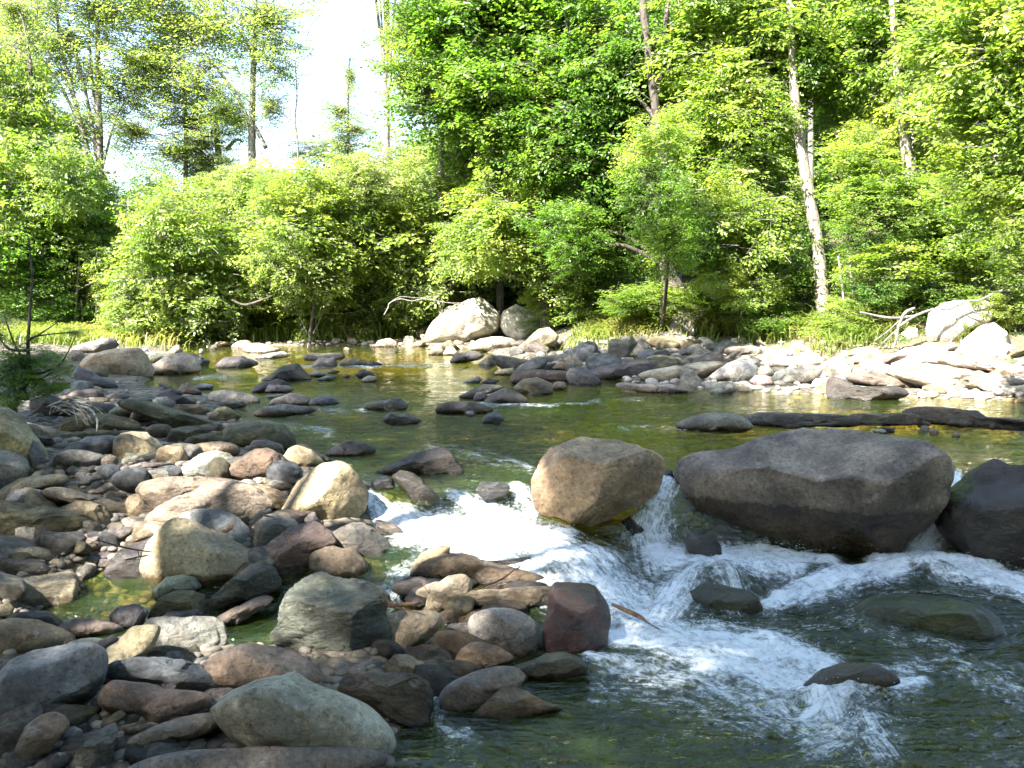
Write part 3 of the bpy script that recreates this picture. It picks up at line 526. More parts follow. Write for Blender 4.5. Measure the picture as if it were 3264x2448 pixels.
A|1368 474 1430 448 1500 458 1493 488 1400 493|B|r|flat grey stone barely above water right of the small pyramid rock
A|1483 565 1500 508 1600 498 1740 518 1812 570 1802 604 1700 604 1520 604|G|r|large flat topped grey boulder in the upper stream
A|1488 604 1580 578 1700 578 1722 612 1620 628|D|w|dark wet stone under the front of the flat topped boulder
A|1068 595 1110 548 1170 543 1232 590 1200 624 1100 624|G|r|grey stone at the end of the left bank spit
A|1158 534 1230 513 1320 558 1373 590 1290 604 1200 574|K|a|black slab leaning over the grey stone on the spit
A|1248 645 1280 598 1400 598 1472 640 1440 674 1300 664|O|s|brown wet layered stones at the spit's near side
A|1478 685 1540 618 1600 613 1692 680 1652 714 1540 718|M|a|dark olive pyramid stone at the waterline by the rapids
A|1538 315 1590 268 1700 258 1790 288 1822 312 1700 348 1560 348|U|r|brown hump rock where the upper rapids start
E|58 435 130 388 230 328 340 298 382 370 412 420 350 438 240 434|D|a|dark peaked wedge rock, tallest in the upper stream
E|3 505 60 448 180 418 242 440 232 472 100 504 28 518|D|r|long dark stone just below the dark peaked wedge
E|88 505 130 458 250 458 302 490 250 518 110 518|U|r|rounded brown stone overlapping the long dark one
E|98 550 130 525 230 522 262 540 200 556|B|r|low flat stone awash behind the twin humped rocks
E|128 605 160 558 280 518 380 538 422 580 392 612 200 614|U|r|domed grey stone, left of two, above the small fall
E|388 605 430 558 540 533 600 553 612 594 500 610|B|r|domed blue grey stone, right of two, above the small fall
E|5 655 80 608 220 593 400 618 492 640 400 668 200 688 60 684|U|r|long low purple brown rock damming the small fall on its left
E|793 625 810 583 900 568 1040 553 1102 600 1082 632 900 648|U|a|flat topped purple rock on the right side of the small fall
E|928 690 980 653 1100 663 1212 710 1150 738 1000 744 928 714|U|w|purple rock awash below the flat topped rock
E|1298 655 1330 603 1400 578 1550 573 1700 618 1722 645 1600 664 1400 674|D|r|long brown loaf rock in midstream
E|1508 665 1520 643 1570 641 1582 675 1540 685|B|r|small grey pebble against the front of the brown loaf rock
E|1638 597 1690 528 1800 478 1900 518 1962 570 1950 600 1800 604|D|r|dark humped rock with a white line of foam at its foot
E|1428 545 1520 508 1640 458 1760 463 1783 490 1660 524 1600 564 1500 564|U|a|long purple rock lying behind the dark humped rock
E|1568 564 1590 513 1640 508 1673 545 1620 574|U|a|small purple block in front of the long purple rock
E|1633 724 1650 678 1720 643 1790 678 1804 710 1740 744|B|r|lone smooth blue grey stone in the pool
E|523 955 580 888 700 853 790 868 870 918 884 932 780 968 600 968|K|r|low black stone in the stream above the big tan boulder
E|840 1080 940 1030 1060 990 1200 923 1330 903 1400 930 1440 1010 1475 1092 1300 1114 1000 1100|D|a|dark wedge boulder with sloping pale back at the lip of the cascade
E|998 1105 1060 1062 1150 1088 1220 1138 1290 1208 1343 1290 1250 1304 1150 1284 1060 1174|U|w|glossy wet purple slab tilted in the cascade
E|222 1355 270 1268 330 1148 420 1078 510 1018 620 1003 700 1038 770 1148 812 1250 792 1342 720 1404 600 1444 480 1434 380 1404 260 1394|T|r|big round tan boulder with a slanting shadow, at the cascade's left
E|88 1195 130 1108 170 1093 260 1128 328 1180 302 1234 200 1244 100 1234|T|s|streaked olive tan stone left of the big round tan boulder
E|-40 1240 0 1198 80 1198 200 1238 272 1268 242 1334 100 1344 0 1304|N|r|flat reddish brown stone beneath the streaked olive tan stone
E|308 875 380 868 470 928 572 990 572 1014 500 1004 400 924|O|a|thin brown slab pointing into the stream behind the tan speckled stone
E|208 1045 280 1018 370 1078 374 1112 300 1134 200 1074|D|r|dark stone wedged behind the big round tan boulder
E|366 1414 410 1368 450 1358 502 1438 522 1482 430 1464|G|a|small grey upright stone before the big round tan boulder
E|528 372 570 348 630 363 602 380|D|r|tiny dark rock, farthest of four before the upper rapids
E|636 404 670 378 702 395 682 412|D|r|tiny round black rock right of the peaked wedge
E|728 390 780 348 860 373 872 402 780 414|D|r|small black rock behind a smaller brown one in the upper pool
E|762 434 820 393 890 393 907 425 840 442|N|r|small brown rock, nearest of the upper pool pair
E|463 417 530 393 620 398 582 422 500 434|B|r|low grey stone, flat, right of the dark peaked wedge
E|398 385 460 358 540 378 520 406 430 406|U|r|low brown stone beside the peaked wedge's right foot
E|366 274 400 238 600 233 662 250 640 278 420 288|U|a|long flat rock on the far side of the upper riffle
E|428 325 480 268 590 263 612 320 560 343 450 343|U|r|blocky purple brown rock in the upper riffle
E|618 314 650 278 750 263 840 288 902 314 800 328 660 334|M|r|mossy brown rock in the upper riffle
E|798 320 860 288 932 315 880 333|K|w|wet black rock right of the mossy riffle rock
E|1478 450 1600 398 1632 420 1605 450|G|a|fin shaped grey stone pointing left in the upper pool
E|1608 447 1680 413 1760 430 1700 453|K|r|flat black stone right of the fin shaped stone
E|876 188 900 145 980 128 1032 160 1022 192 920 198|Y|a|pinkish pale boulder on the far gravel shore
E|1248 250 1280 188 1330 183 1367 225 1350 254|N|r|round pinkish brown stone at the corner of the far shore
E|1353 246 1380 188 1420 188 1462 230 1430 254|Y|r|pale brown stone right of the round pinkish one
E|1398 298 1440 238 1560 218 1652 250 1600 284 1450 308|U|a|purple grey boulder at the start of the shaded stone bar
A|1818 224 1880 198 1982 198 1960 228 1880 238|Y|a|white flat stone on the far bar
A|1778 274 1900 233 2000 223 2037 260 1900 278|Y|r|broad white stone at the far water's edge
P|738 1135 760 1050 850 968 960 933 1060 918 1130 958 1192 1020 1182 1105 1080 1155 990 1194 900 1224 800 1204 720 1184|W|a|biggest boulder of the far bank, bleached white by the sun
P|1198 1080 1210 988 1300 948 1400 998 1470 998 1497 1060 1440 1124 1380 1184 1310 1184 1235 1135|W|r|round dappled boulder right of the biggest white boulder
P|985 1235 1060 1168 1160 1148 1260 1168 1302 1200 1230 1234 1100 1244|Y|r|low white boulder in front of the biggest one
P|1280 1245 1360 1178 1440 1108 1500 1098 1562 1150 1542 1204 1440 1244 1360 1264|T|a|tan angular boulder half in shade below the dappled boulder
P|578 1155 640 1088 730 1078 742 1120 700 1164|W|r|pale small boulder left of the biggest white boulder
P|1280 1465 1286 1390 1330 1363 1500 1368 1700 1383 1747 1410 1700 1443 1500 1443 1380 1433|O|r|long log shaped rock lying across other stones in the middle
P|1283 1484 1340 1428 1430 1413 1520 1458 1524 1512 1420 1534 1330 1514|N|a|cracked tan rock supporting the log shaped rock
P|1518 1484 1550 1438 1610 1443 1622 1482 1560 1502|N|r|small brown stone under the log shaped rock's middle
P|1618 1405 1640 1358 1740 1348 1820 1418 1852 1452 1780 1474 1640 1454|G|a|grey slab under the right end of the log shaped rock
P|1708 1354 1760 1318 1900 1333 1922 1346 1800 1374|W|a|thin pale slab behind the long purple slab
F|600 385 700 338 850 308 1020 288 1102 320 1092 362 1000 404 850 424 700 428|U|a|long purple slab rising right beside a trickle
P|1526 1364 1580 1318 1660 1303 1702 1350 1640 1374|T|a|tan rounded block behind the log shaped rock
P|1426 1354 1480 1318 1572 1318 1500 1366|N|r|flat brown stone behind the log shaped rock's left half
P|1148 1398 1180 1363 1280 1353 1292 1392 1220 1402|T|r|tan flat stone left of the log shaped rock
P|1878 1295 1900 1168 2030 1148 2072 1200 2020 1264 1950 1304|G|a|tall grey block of the shaded stone bar
F|1023 154 1080 118 1200 113 1340 168 1280 218 1120 214|T|a|broad tan block on the shaded stone bar under the grass
F|1223 252 1280 188 1380 168 1412 210 1330 254|G|r|grey rounded stone where the shaded bar meets the sunlit one
F|958 245 1020 208 1170 213 1184 250 1080 284 985 272|B|a|flat topped blue grey stone in front of the broad tan block
Q|-65 1150 -52 1050 20 960 60 928 120 943 177 1000 130 1060 90 1150 0 1170|G|a|upright grey boulder on the grassy bank left of the grass tussocks
F|945 402 1010 368 1200 328 1400 298 1540 286 1587 311 1500 374 1400 424 1290 450 1080 454 1010 415|Y|a|long pointed slab, pale on top and dark beneath
F|793 464 840 443 1090 458 1113 490 1090 518 850 493|Y|a|flat white slab edge on the water, left of two
F|1093 514 1110 468 1180 448 1312 500 1200 523|Y|a|flat white slab at the water's edge, right of two
G|-60 440 0 405 60 350 180 283 290 288 333 340 312 404 200 443|W|r|big white boulder at the waterline right of the long pointed slab
G|328 375 360 323 420 338 448 380 400 414 338 399|W|r|small white cube shaped stone right of the big white boulder
G|428 435 460 368 510 358 542 380 522 444|W|r|upright white cobble between two white boulders at the waterline
G|518 445 560 348 640 328 770 328 774 380 720 434 640 458|W|r|white rounded boulder with grey shaded right side at the waterline
G|768 345 800 298 900 288 992 330 987 384 900 414 800 414|W|r|smooth white boulder behind the dark wedge in the pool
G|713 474 740 418 850 403 862 484 780 488|W|r|white round stone touching the dark wedge's left
G|850 540 855 430 900 410 960 428 1020 468 1150 478 1240 453 1330 468 1374 520 1270 554 1150 574 880 580|D|a|dark wedge rock with bright sloping back, alone in the sunlit pool
G|38 464 100 438 300 463 348 490 250 508|Y|a|flat white slab in the shallows below the big white boulder
G|278 435 320 388 400 393 452 450 340 468|Y|r|cream stone at the waterline between white boulders
G|348 275 400 218 500 203 582 230 562 274 400 304|W|a|white slab under the grass tussocks
G|58 224 150 188 300 183 372 210 330 244 200 254|Y|a|long pale slab at the foot of the left grass tussock
G|368 315 480 268 650 253 802 260 782 314 600 334 450 344|W|r|broad white slab in the middle of the sunlit bar
G|958 314 1050 238 1170 218 1174 280 1060 324|T|s|tan layered slab below the dead branch
G|1058 334 1180 248 1380 223 1362 264 1200 334 1100 358|Y|a|sloping pale slab right of the tan layered one
G|1248 325 1350 228 1450 178 1560 163 1652 210 1654 314 1500 334 1350 314|W|r|large smooth white boulder above the long ledge
G|1255 382 1400 308 1650 328 1900 368 2212 418 2400 470 2130 485 1950 504 1750 514 1600 494 1420 444 1300 414|Y|s|long white undercut ledge at the right edge of the pool
G|1648 305 1700 238 1800 268 2000 288 2212 328 2400 370 2200 404 1950 364 1700 334|Y|s|weathered layered ledge above the undercut one at the right
G|963 404 1050 368 1200 378 1330 398 1405 460 1350 483 1200 464 1020 444|N|a|brown stone slab left of the long undercut ledge
G|1740 250 1800 138 1900 58 1990 18 2060 78 2155 220 2120 284 1950 274 1800 274|W|a|tent shaped white boulder with shadow patterns near the right edge
Q|1615 1155 1622 1000 1700 938 1800 928 1900 928 1983 960 1955 1055 1850 1105 1770 1195 1700 1204|W|r|tall white boulder on the bank, highest at the right
Q|1898 1105 2000 1008 2100 993 2172 1020 2162 1095 2090 1105|Y|r|white boulder behind the tent shaped one
Q|1425 1135 1470 1088 1530 1098 1534 1162 1480 1174|Y|r|small pale boulder beneath the fallen branch
G|2115 520 2130 480 2212 450 2300 470 2300 530 2150 530|Y|r|rounded pale stone at the right edge end of the ledge
G|240 745 250 688 330 663 500 658 700 658 900 662 1010 672 1040 720 960 748 800 740 550 764|U|s|long low dark cracked ledge across the pool, left piece of three
G|985 735 1010 672 1200 663 1400 648 1470 668 1450 730 1300 742 1100 748|U|s|low cracked ledge slab between two others, middle piece of three
G|1400 744 1420 668 1500 638 1700 633 1890 648 1932 680 2212 688 2450 700 2450 764 2100 764 1700 750|U|s|long low cracked ledge reaching the right edge, right piece of three
F|1220 755 1300 708 1400 678 1490 648 1600 653 1700 688 1773 760 1650 794 1400 789 1250 774|U|r|smooth purple hump at the left end of the low cracked ledge
G|1668 745 1700 698 1800 703 1853 735 1780 758|D|r|small dark cobble before the right piece of the cracked ledge
G|-258 1140 -256 1055 -200 1020 -150 985 -70 962 60 955 120 948 330 850 500 780 650 740 850 748 1060 768 1270 788 1500 808 1590 868 1632 940 1645 1050 1622 1184 1550 1324 1480 1404 1380 1480 1320 1560 1290 1650 1100 1665 700 1660 330 1640 120 1570 -50 1455 -180 1324 -245 1224|X|a|largest boulder of all, grey and overhanging, in midstream
F|203 1210 225 1080 268 975 320 898 440 858 560 818 680 816 850 836 1000 896 1100 945 1132 1030 1112 1134 1070 1222 960 1294 830 1354 740 1404 620 1434 500 1414 400 1384 280 1374 228 1304|Z|a|squarish tan boulder with mossy yellow foot, left of the largest
G|1635 1400 1690 1280 1800 1150 1900 1048 2000 998 2212 986 2450 1010 2560 1250 2450 1700 2000 1760 1850 1650 1750 1564 1670 1484|D|r|black wet boulder cut by the right edge beside the narrow fall
F|1295 1570 1340 1498 1440 1508 1540 1588 1565 1684 1500 1734 1400 1714 1310 1624|U|w|reddish wet rock at the foot of the fall between the boulders
F|845 1430 900 1388 980 1448 1033 1540 990 1584 930 1534|K|w|dark rock inside the veil of the fall
D|1295 395 1400 318 1550 303 1700 338 1800 378 1830 460 1760 565 1600 645 1450 564 1345 474|V|w|mossy dark boulder with white water streaming over it
H|1385 505 1450 448 1560 443 1630 488 1732 540 1640 594 1520 574 1420 534|O|w|small wet brown stone surfacing in the glassy pool
F|1115 1140 1140 1058 1190 1048 1213 1110 1170 1154|D|w|small wet stone in the gap left of the largest boulder
E|835 1185 850 1128 950 1098 1000 1128 1013 1190 900 1204|K|w|black wet step rock left of the glossy purple slab
E|1585 1210 1620 1148 1750 1138 1830 1170 1802 1234 1650 1264|K|w|dark wet sill under the smooth lip of the cascade
E|866 1510 890 1408 960 1418 1050 1468 1095 1520 1000 1534 900 1514|U|w|glossy purple stone poking from foam below the tan boulder
E|1725 1360 1850 1200 1980 1150 1995 1360|K|w|dark rock under the blue sheet of water beside the squarish boulder
H|930 640 1000 540 1150 430 1300 385 1500 368 1700 375 1880 400 1960 450 2015 580 1960 660 1850 715 1700 735 1450 725 1200 715 1020 690|V|w|broad mossy boulder just awash at the right, under a glassy skin of water
H|685 1175 680 1110 800 978 950 918 1100 908 1250 958 1315 1020 1150 1065 950 1155 800 1195|U|w|rounded rock veiled by splashing water in the lower rapids
"""
labelled = set()
for ln in T_.strip().splitlines():
    t, pts, tint, style, lab = ln.split('|')
    if not lab: continue
    kw = {}
    if 'largest boulder of all' in lab: kw = dict(wet=-.04, mat='r', dist=6.0, dep=.8, sub=6, cat='boulder', sink=.05, hero=[((.02, .80, -.60), .50), ((-.22, -.62, -.75), .40), ((.75, -.3, -.6), .80), ((.5, -.75, -.5), .66), ((-.8, .2, -.55), .78)])
    elif 'squarish tan boulder' in lab: kw = dict(wet=-.22, mat='r', dist=6.1, dep=.9, sub=6, cat='boulder', sink=.05, hero=[((.05, .86, -.5), .60), ((-.30, -.08, -.95), .62), ((.62, -.22, -.75), .66), ((.35, -.7, -.6), .74), ((-.7, .5, -.5), .84)])
    elif 'black wet boulder cut' in lab: kw = dict(wet=.12, dist=5.9, dep=.7, cat='boulder')
    elif 'under the blue sheet' in lab: kw = dict(dist=6.35, dep=.5)
    elif 'sill under' in lab: kw = dict(dist=6.25, dep=.5)
    elif 'big triangular tan' in lab: kw = dict(hero=[((-.05, .35, -.93), .55), ((.5, .6, -.6), .66), ((-.75, -.1, -.6), .7), ((.1, -.8, -.6), .8)])
    elif 'large grey boulder scored' in lab: kw = dict(hero=[((.1, .75, -.65), .55), ((-.3, -.45, -.85), .5), ((.7, -.3, -.6), .68)])
    elif 'big round tan boulder with' in lab: kw = dict(hero=[((-.5, .5, -.7), .72), ((.55, -.2, -.8), .66), ((-.1, -.6, -.7), .8)])
    elif 'mossy dark boulder' in lab: kw = dict(dist=5.2, dep=.6, dz=-.05)
    elif 'dark red wet block' in lab: kw = dict(hero=[((.05, .85, -.55), .55), ((-.55, -.1, -.85), .62), ((.65, -.15, -.75), .62), ((.75, .6, -.3), .74), ((-.8, .5, -.3), .78), ((.3, -.9, -.3), .8)], wet=-.1)
    elif 'broad mossy boulder' in lab: kw = dict(dist=4.95, dep=1.1, dz=-.055)
    elif 'piece of three' in lab: kw = dict(dep=.6)
    elif 'long purple grey boulder cut' in lab: kw = dict(dist=3.35, dep=.7)
    elif 'speckled tan disc' in lab: kw = dict(dep=.6)
    if 'category' not in kw and ('boulder' in lab.split(',')[0].split(' beside')[0] and 'cat' not in kw): kw['cat'] = 'boulder'
    if kw.get('cat') != 'boulder': kw['cat'] = 'slab' if ' slab' in lab[:34] else 'ledge' if ' ledge' in lab[:40] and 'stone' not in lab[:20] else 'stone'
    kw['name'] = 'flat_rock' if kw['cat'] in ('slab', 'ledge') else kw['cat']; stone(t, pts, tint, style, lab, **kw)
# ---------------------------------------------------------------- loose cobbles between the traced stones: each one an object, eight shared shapes
COB = []
for k in range(10):
    st = 'r' if k < 3 else 'a'; R = np.random.default_rng(500 + k); th = np.linspace(-np.pi, np.pi, 144, endpoint=False)
    r = 1 + .12 * np.sin(2 * th + R.uniform(0, 6)) + .06 * np.sin(3 * th + R.uniform(0, 6)); V, F_ = ICO[3]
    q = stone_shape(V, None, .62 + .2 * R.random(), st, 500 + k, (th, r * 1.0)); V2 = np.stack([q[:, 0], q[:, 2] * 1.05, q[:, 1] * R.uniform(.45, .7)], 1)
    COB.append(mesh('cobble', V2, F_, M[st]))
def inpoly(px, py, poly):
    c = False
    for i in range(len(poly)):
        (ax, ay), (bx, by) = poly[i], poly[(i + 1) % len(poly)]
        if (ay > py) != (by > py) and px < (bx - ax) * (py - ay) / (by - ay) + ax: c = not c
    return c
def cobbles(n, poly, smin, smax, tints, label, group, sunk=.25, flat=1.0):
    R = np.random.default_rng(len(label) * 7 + n); k = 0
    x0, x1 = min(p[0] for p in poly), max(p[0] for p in poly); y0, y1 = min(p[1] for p in poly), max(p[1] for p in poly)
    while k < n:
        px, py = R.uniform(x0, x1), R.uniform(y0, y1)
        if not inpoly(px, py, poly): continue
        d = hit(px, py); C = at(px, py, d)
        if any(math.hypot((C[0] - a) / rx, (C[1] - b) / ry) < 1.05 for a, b, rx, ry in POOLS): continue
        s = smin * (smax / smin) ** (R.random() ** 1.4)
        o = link('cobble', COB[R.integers(10)], (C[0], C[1], float(surf(C[0], C[1])) + s * (.5 - sunk) * .4), label=label, category='stone', group=group)
        o.scale = (s * R.uniform(.8, 1.4), s * R.uniform(.7, 1.1), s * R.uniform(.7, 1.1) * flat); o.rotation_euler = (R.normal() * .25, R.normal() * .25, R.uniform(0, 6.3))
        L = float(level(C[0], C[1])); o.color = (*(np.array(TINT[R.choice(list(tints))]) * R.uniform(.85, 1.15)), (L + 1.03) / 2 if float(shore_dist(C[0], C[1])) < .3 else 0); k += 1
LEFT = [(0, 540), (0, 440), (40, 410), (60, 365), (130, 372), (200, 395), (235, 430), (290, 450), (320, 480), (350, 500), (280, 560), (250, 600), (100, 600), (0, 600)]
cobbles(120, LEFT, .06, .17, 'GGMTBUNL', 'loose cobble filling a gap between the larger rocks of the left bank', 'loose cobbles of the left bank')
cobbles(44, [(0, 600), (60, 640), (160, 640), (300, 610), (330, 680), (200, 768), (0, 768)], .05, .11, 'GMTUND', 'loose cobble filling a gap between the near boulders at the lower left', 'loose cobbles of the near left corner')
cobbles(45, [(470, 365), (530, 345), (640, 350), (740, 345), (760, 365), (640, 378), (560, 376)], .12, .34, 'GGUTBM', 'jumbled grey stone of the shaded bar below the centre trees', 'stones of the shaded bar', .1)
cobbles(50, [(740, 345), (860, 335), (1024, 350), (1024, 398), (800, 394), (640, 396), (700, 372)], .08, .26, 'WWYTN', 'sunlit pale stone scattered over the right bank bar', 'stones of the sunlit right bar', .2, .55)
cobbles(30, [(60, 352), (240, 344), (420, 334), (480, 336), (480, 352), (330, 352), (200, 356), (120, 372)], .08, .26, 'YYNTU', 'small pale stone on the far shore under the bushes', 'stones of the far shore', .2)
cobbles(12, [(870, 425), (1024, 422), (1024, 438), (880, 438)], .04, .09, 'TWND', 'small cobble along the front of the long dark ledge', 'cobbles along the long ledge')
cobbles(36, [(385, 600), (430, 560), (545, 600), (560, 650), (520, 700), (400, 705), (385, 650)], .07, .16, 'OMNDU', 'wet cobble packed under the flat rocks at the edge of the rapids', 'wet cobbles at the edge of the rapids', .1)
# gravel too small and too many to count
def pebbles(n, poly, s0_, s1_, seed, name, label, mat, tint):
    R = np.random.default_rng(seed); V, F_ = ico(2) if False else ICO2; Vs, Fs = [], []; k = 0
    x0, x1 = min(p[0] for p in poly), max(p[0] for p in poly); y0, y1 = min(p[1] for p in poly), max(p[1] for p in poly)
    while k < n:
        px, py = R.uniform(x0, x1), R.uniform(y0, y1)
        if not inpoly(px, py, poly): continue
        d = hit(px, py, ground); C = at(px, py, d) + R.normal(0, .06, 3) * [1, 1, 0]; C[2] = float(ground(C[0], C[1])); s = R.uniform(s0_, s1_); a = R.uniform(0, 6.3)
        q = V * [s * R.uniform(.8, 1.5), s * R.uniform(.7, 1.1), s * R.uniform(.4, .8)]; q = q * (1 + .12 * vnoise(q / s * 1.5 + k, 3))[:, None]
        q = np.stack([q[:, 0] * math.cos(a) - q[:, 1] * math.sin(a), q[:, 0] * math.sin(a) + q[:, 1] * math.cos(a), q[:, 2]], 1)
        Vs.append(q + C); Fs.append(F_ + k * len(V)); k += 1
    o = link(name, mesh(name, np.vstack(Vs), np.vstack(Fs), mat), kind='stuff', label=label); return o
ICO2 = ico(2)
def pebble_mat(name, c1, c2, c3):
    s = NT(name); geo = s.n('ShaderNodeNewGeometry'); c = s.mix(geo.outputs['Random Per Island'], c1, c2); c = s.mix(s.math('MULTIPLY', s.ramp(s.noise(geo.outputs['Position'], 30, 4), .5, .65), .5), c, c3)
    b = s.n('ShaderNodeBsdfPrincipled'); s.l(c, b.inputs['Base Color']); b.inputs['Roughness'].default_value = .7; s.l(b.outputs[0], s.out.inputs[0]); return s.m
M['peb'] = pebble_mat('pebbles', (.07, .065, .058), (.19, .165, .135), (.07, .05, .03)); M['mospeb'] = pebble_mat('mossy_pebbles', (.02, .03, .006), (.07, .08, .015), (.04, .07, .01)); M['palepeb'] = pebble_mat('pale_pebbles', (.22, .20, .17), (.44, .39, .32), (.16, .12, .08)); M['bedpeb'] = pebble_mat('bed_pebbles', (.08, .055, .02), (.26, .18, .07), (.07, .08, .02))
pebbles(1500, LEFT, .012, .045, 1, 'gravel', 'fine gravel between the stones of the left bank', M['peb'], 0)
pebbles(700, [(0, 600), (400, 600), (400, 768), (0, 768)], .01, .035, 2, 'gravel', 'fine gravel and grit between the near boulders', M['peb'], 0)
pebbles(900, [(60, 350), (480, 335), (760, 340), (1024, 350), (1024, 400), (640, 398), (480, 352), (200, 360)], .03, .09, 3, 'gravel', 'pale gravel along the far and right banks', M['palepeb'], 0)
pebbles(1500, [(420, 440), (640, 400), (1024, 405), (1024, 470), (640, 480), (430, 480)], .02, .08, 4, 'streambed_pebbles', 'brown pebbles on the stream bed under clear water', M['bedpeb'], 0)
pebbles(700, [(430, 640), (640, 720), (1024, 600), (1024, 768), (430, 768)], .02, .07, 5, 'streambed_pebbles', 'mossy pebbles on the bed of the lower pool', M['mospeb'], 0)

# ---------------------------------------------------------------- driftwood, sticks, fallen branches: px, py, extra height, radius in px
def limb_px(pts, d=None, n=6, seed=0, thin=1.0):
    W, Rr = [], []
    for p in pts:
        px, py, rr = p[:3]; dd = p[3] if len(p) > 3 else (d or hit(px, py)); W.append(at(px, py, dd)); Rr.append(rr * thin * dd / FPX)
    return tube(W, Rr, n, seed)
def wood(name, label, cat, mat, limbs, **kw):
    parts = [limb_px(l, seed=i + 3, **kw) for i, l in enumerate(limbs)]; V, F_ = join(parts); base = np.array([V[:, 0].mean(), V[:, 1].mean(), V[:, 2].min()])
    return link(name, mesh(name, V - base, F_, M[mat]), base, label=label, category=cat)
wood('fallen_branch', 'dead grey branch with forked twigs reaching over the right bank stones', 'branch', 'bark_grey',
     [[(1040, 284, 1.5), (1018, 291, 1.7), (1000, 291, 1.6), (980, 300, 1.7), (965, 302, 1.6), (950, 309, 1.9), (935, 309, 1.7), (915, 316, 2.2), (900, 326, 2.2)], [(960, 303, 1.0), (975, 312, .8), (990, 314, .5)], [(1000, 291, .9), (1012, 282, .6), (1020, 270, .4)], [(915, 308, 1.8), (905, 313, 2.4), (899, 325, 2.2), (896, 340, 1.6), (893, 350, 1.0)], [(899, 328, 1.4), (886, 340, 1.1), (876, 352, .7)], [(897, 335, 1.1), (899, 352, .7)], [(902, 318, 1.2), (888, 331, .9), (874, 341, .6)], [(915, 316, 2.2), (890, 318, 2.0), (860, 312, 1.4)]], d=15.0, thin=.7)
wood('fallen_branch', 'pale crooked branch lying in the far bank greenery above the grass', 'branch', 'bark_grey',
     [[(384, 315, .9), (388, 308, 1.2), (390, 303, 1.1), (400, 299, 1.1), (412, 301, .9), (425, 299, .9), (450, 303, .8), (475, 303, .5)], [(388, 305, .8), (400, 297, .7), (420, 298, .6), (440, 295, .4)]], d=19.5, thin=.6)
wood('fallen_branch', 'dark branch poking from the big sunlit bush on the far bank', 'branch', 'bark_dark', [[(232, 300, 1), (245, 305, 1.4), (262, 300, 1.1), (272, 296, .7)]], d=20.0)
for i, (a, b) in enumerate([((48, 400), (98, 428)), ((44, 415), (92, 404))]): pass
R = np.random.default_rng(3); tang = []
for i in range(16):
    x0, y0 = R.uniform(46, 66), R.uniform(404, 416); x1, y1 = x0 + R.uniform(18, 42), y0 + R.uniform(-6, 18)
    tang.append([(x0, y0, 1.0, 7.6), ((x0 + x1) / 2 + R.normal() * 4, min(y0, y1) - R.uniform(2, 9), .9, 7.5), (x1, y1, .5, 7.4)])
tang += [[(66, 404, 1.4, 7.6), (88, 408, 1.3, 7.4), (97, 420, 1.1, 7.3), (96, 434, .6, 7.25)]]
wood('driftwood', 'tangle of thin bleached roots caught on the left bank above the tan boulder', 'driftwood', 'wood_bleached', tang)
wood('stick', 'curved brown twig lying across the brown wedge slab', 'twig', 'wood_brown', [[(475, 590, .9, 4.2), (500, 580, .9, 4.15), (514, 570, .8, 4.15), (520, 566, .7, 4.2), (505, 562, .7, 4.25), (490, 561, .5, 4.3)]])
wood('stick', 'peeled stick wedged between the grey layered boulder and the tan disc', 'stick', 'wood_brown', [[(384, 600, 3, 4.15), (392, 605, 2.6, 4.15), (410, 604, 2.2, 4.1), (422, 602, 1.6, 4.1)], [(388, 606, 1.4, 4.12), (408, 610, .9, 4.1), (425, 615, .5, 4.05)], [(384, 600, 1.2, 4.15), (381, 594, .8, 4.15)]])
wood('stick', 'thin dark forked twig hanging over the still pool', 'twig', 'bark_dark', [[(98, 540, .6, 5.0), (118, 546, .9, 4.95), (137, 550, .9, 4.9), (152, 552, .6, 4.9)], [(138, 550, .7, 4.9), (139, 556, .6, 4.9)], [(125, 560, .9, 4.9), (139, 557, .8, 4.9), (149, 555, .5, 4.9)]])
wood('stick', 'red brown stick caught in the white water of the lower rapids', 'stick', 'wood_brown', [[(612, 604, 1.6, 5.0), (625, 610, 2.6, 4.95), (640, 617, 2.2, 4.9), (650, 624, 1.0, 4.85), (668, 634, .5, 4.8)]])
wood('stick', 'weathered stub of wood beside the streaked tan boulder', 'stick', 'bark_grey', [[(250, 524, 2.0, 5.1), (260, 516, 2.4, 5.15), (270, 510, 1.9, 5.2)], [(262, 515, 1.2, 5.15), (278, 518, .8, 5.15)]])

_s = NT('droplet'); _b = _s.n('ShaderNodeBsdfPrincipled'); _b.inputs['Base Color'].default_value = (.8, .86, .93, 1); _b.inputs['Roughness'].default_value = .15; _s.l(_b.outputs[0], _s.out.inputs[0]); M['drop'] = _s.m
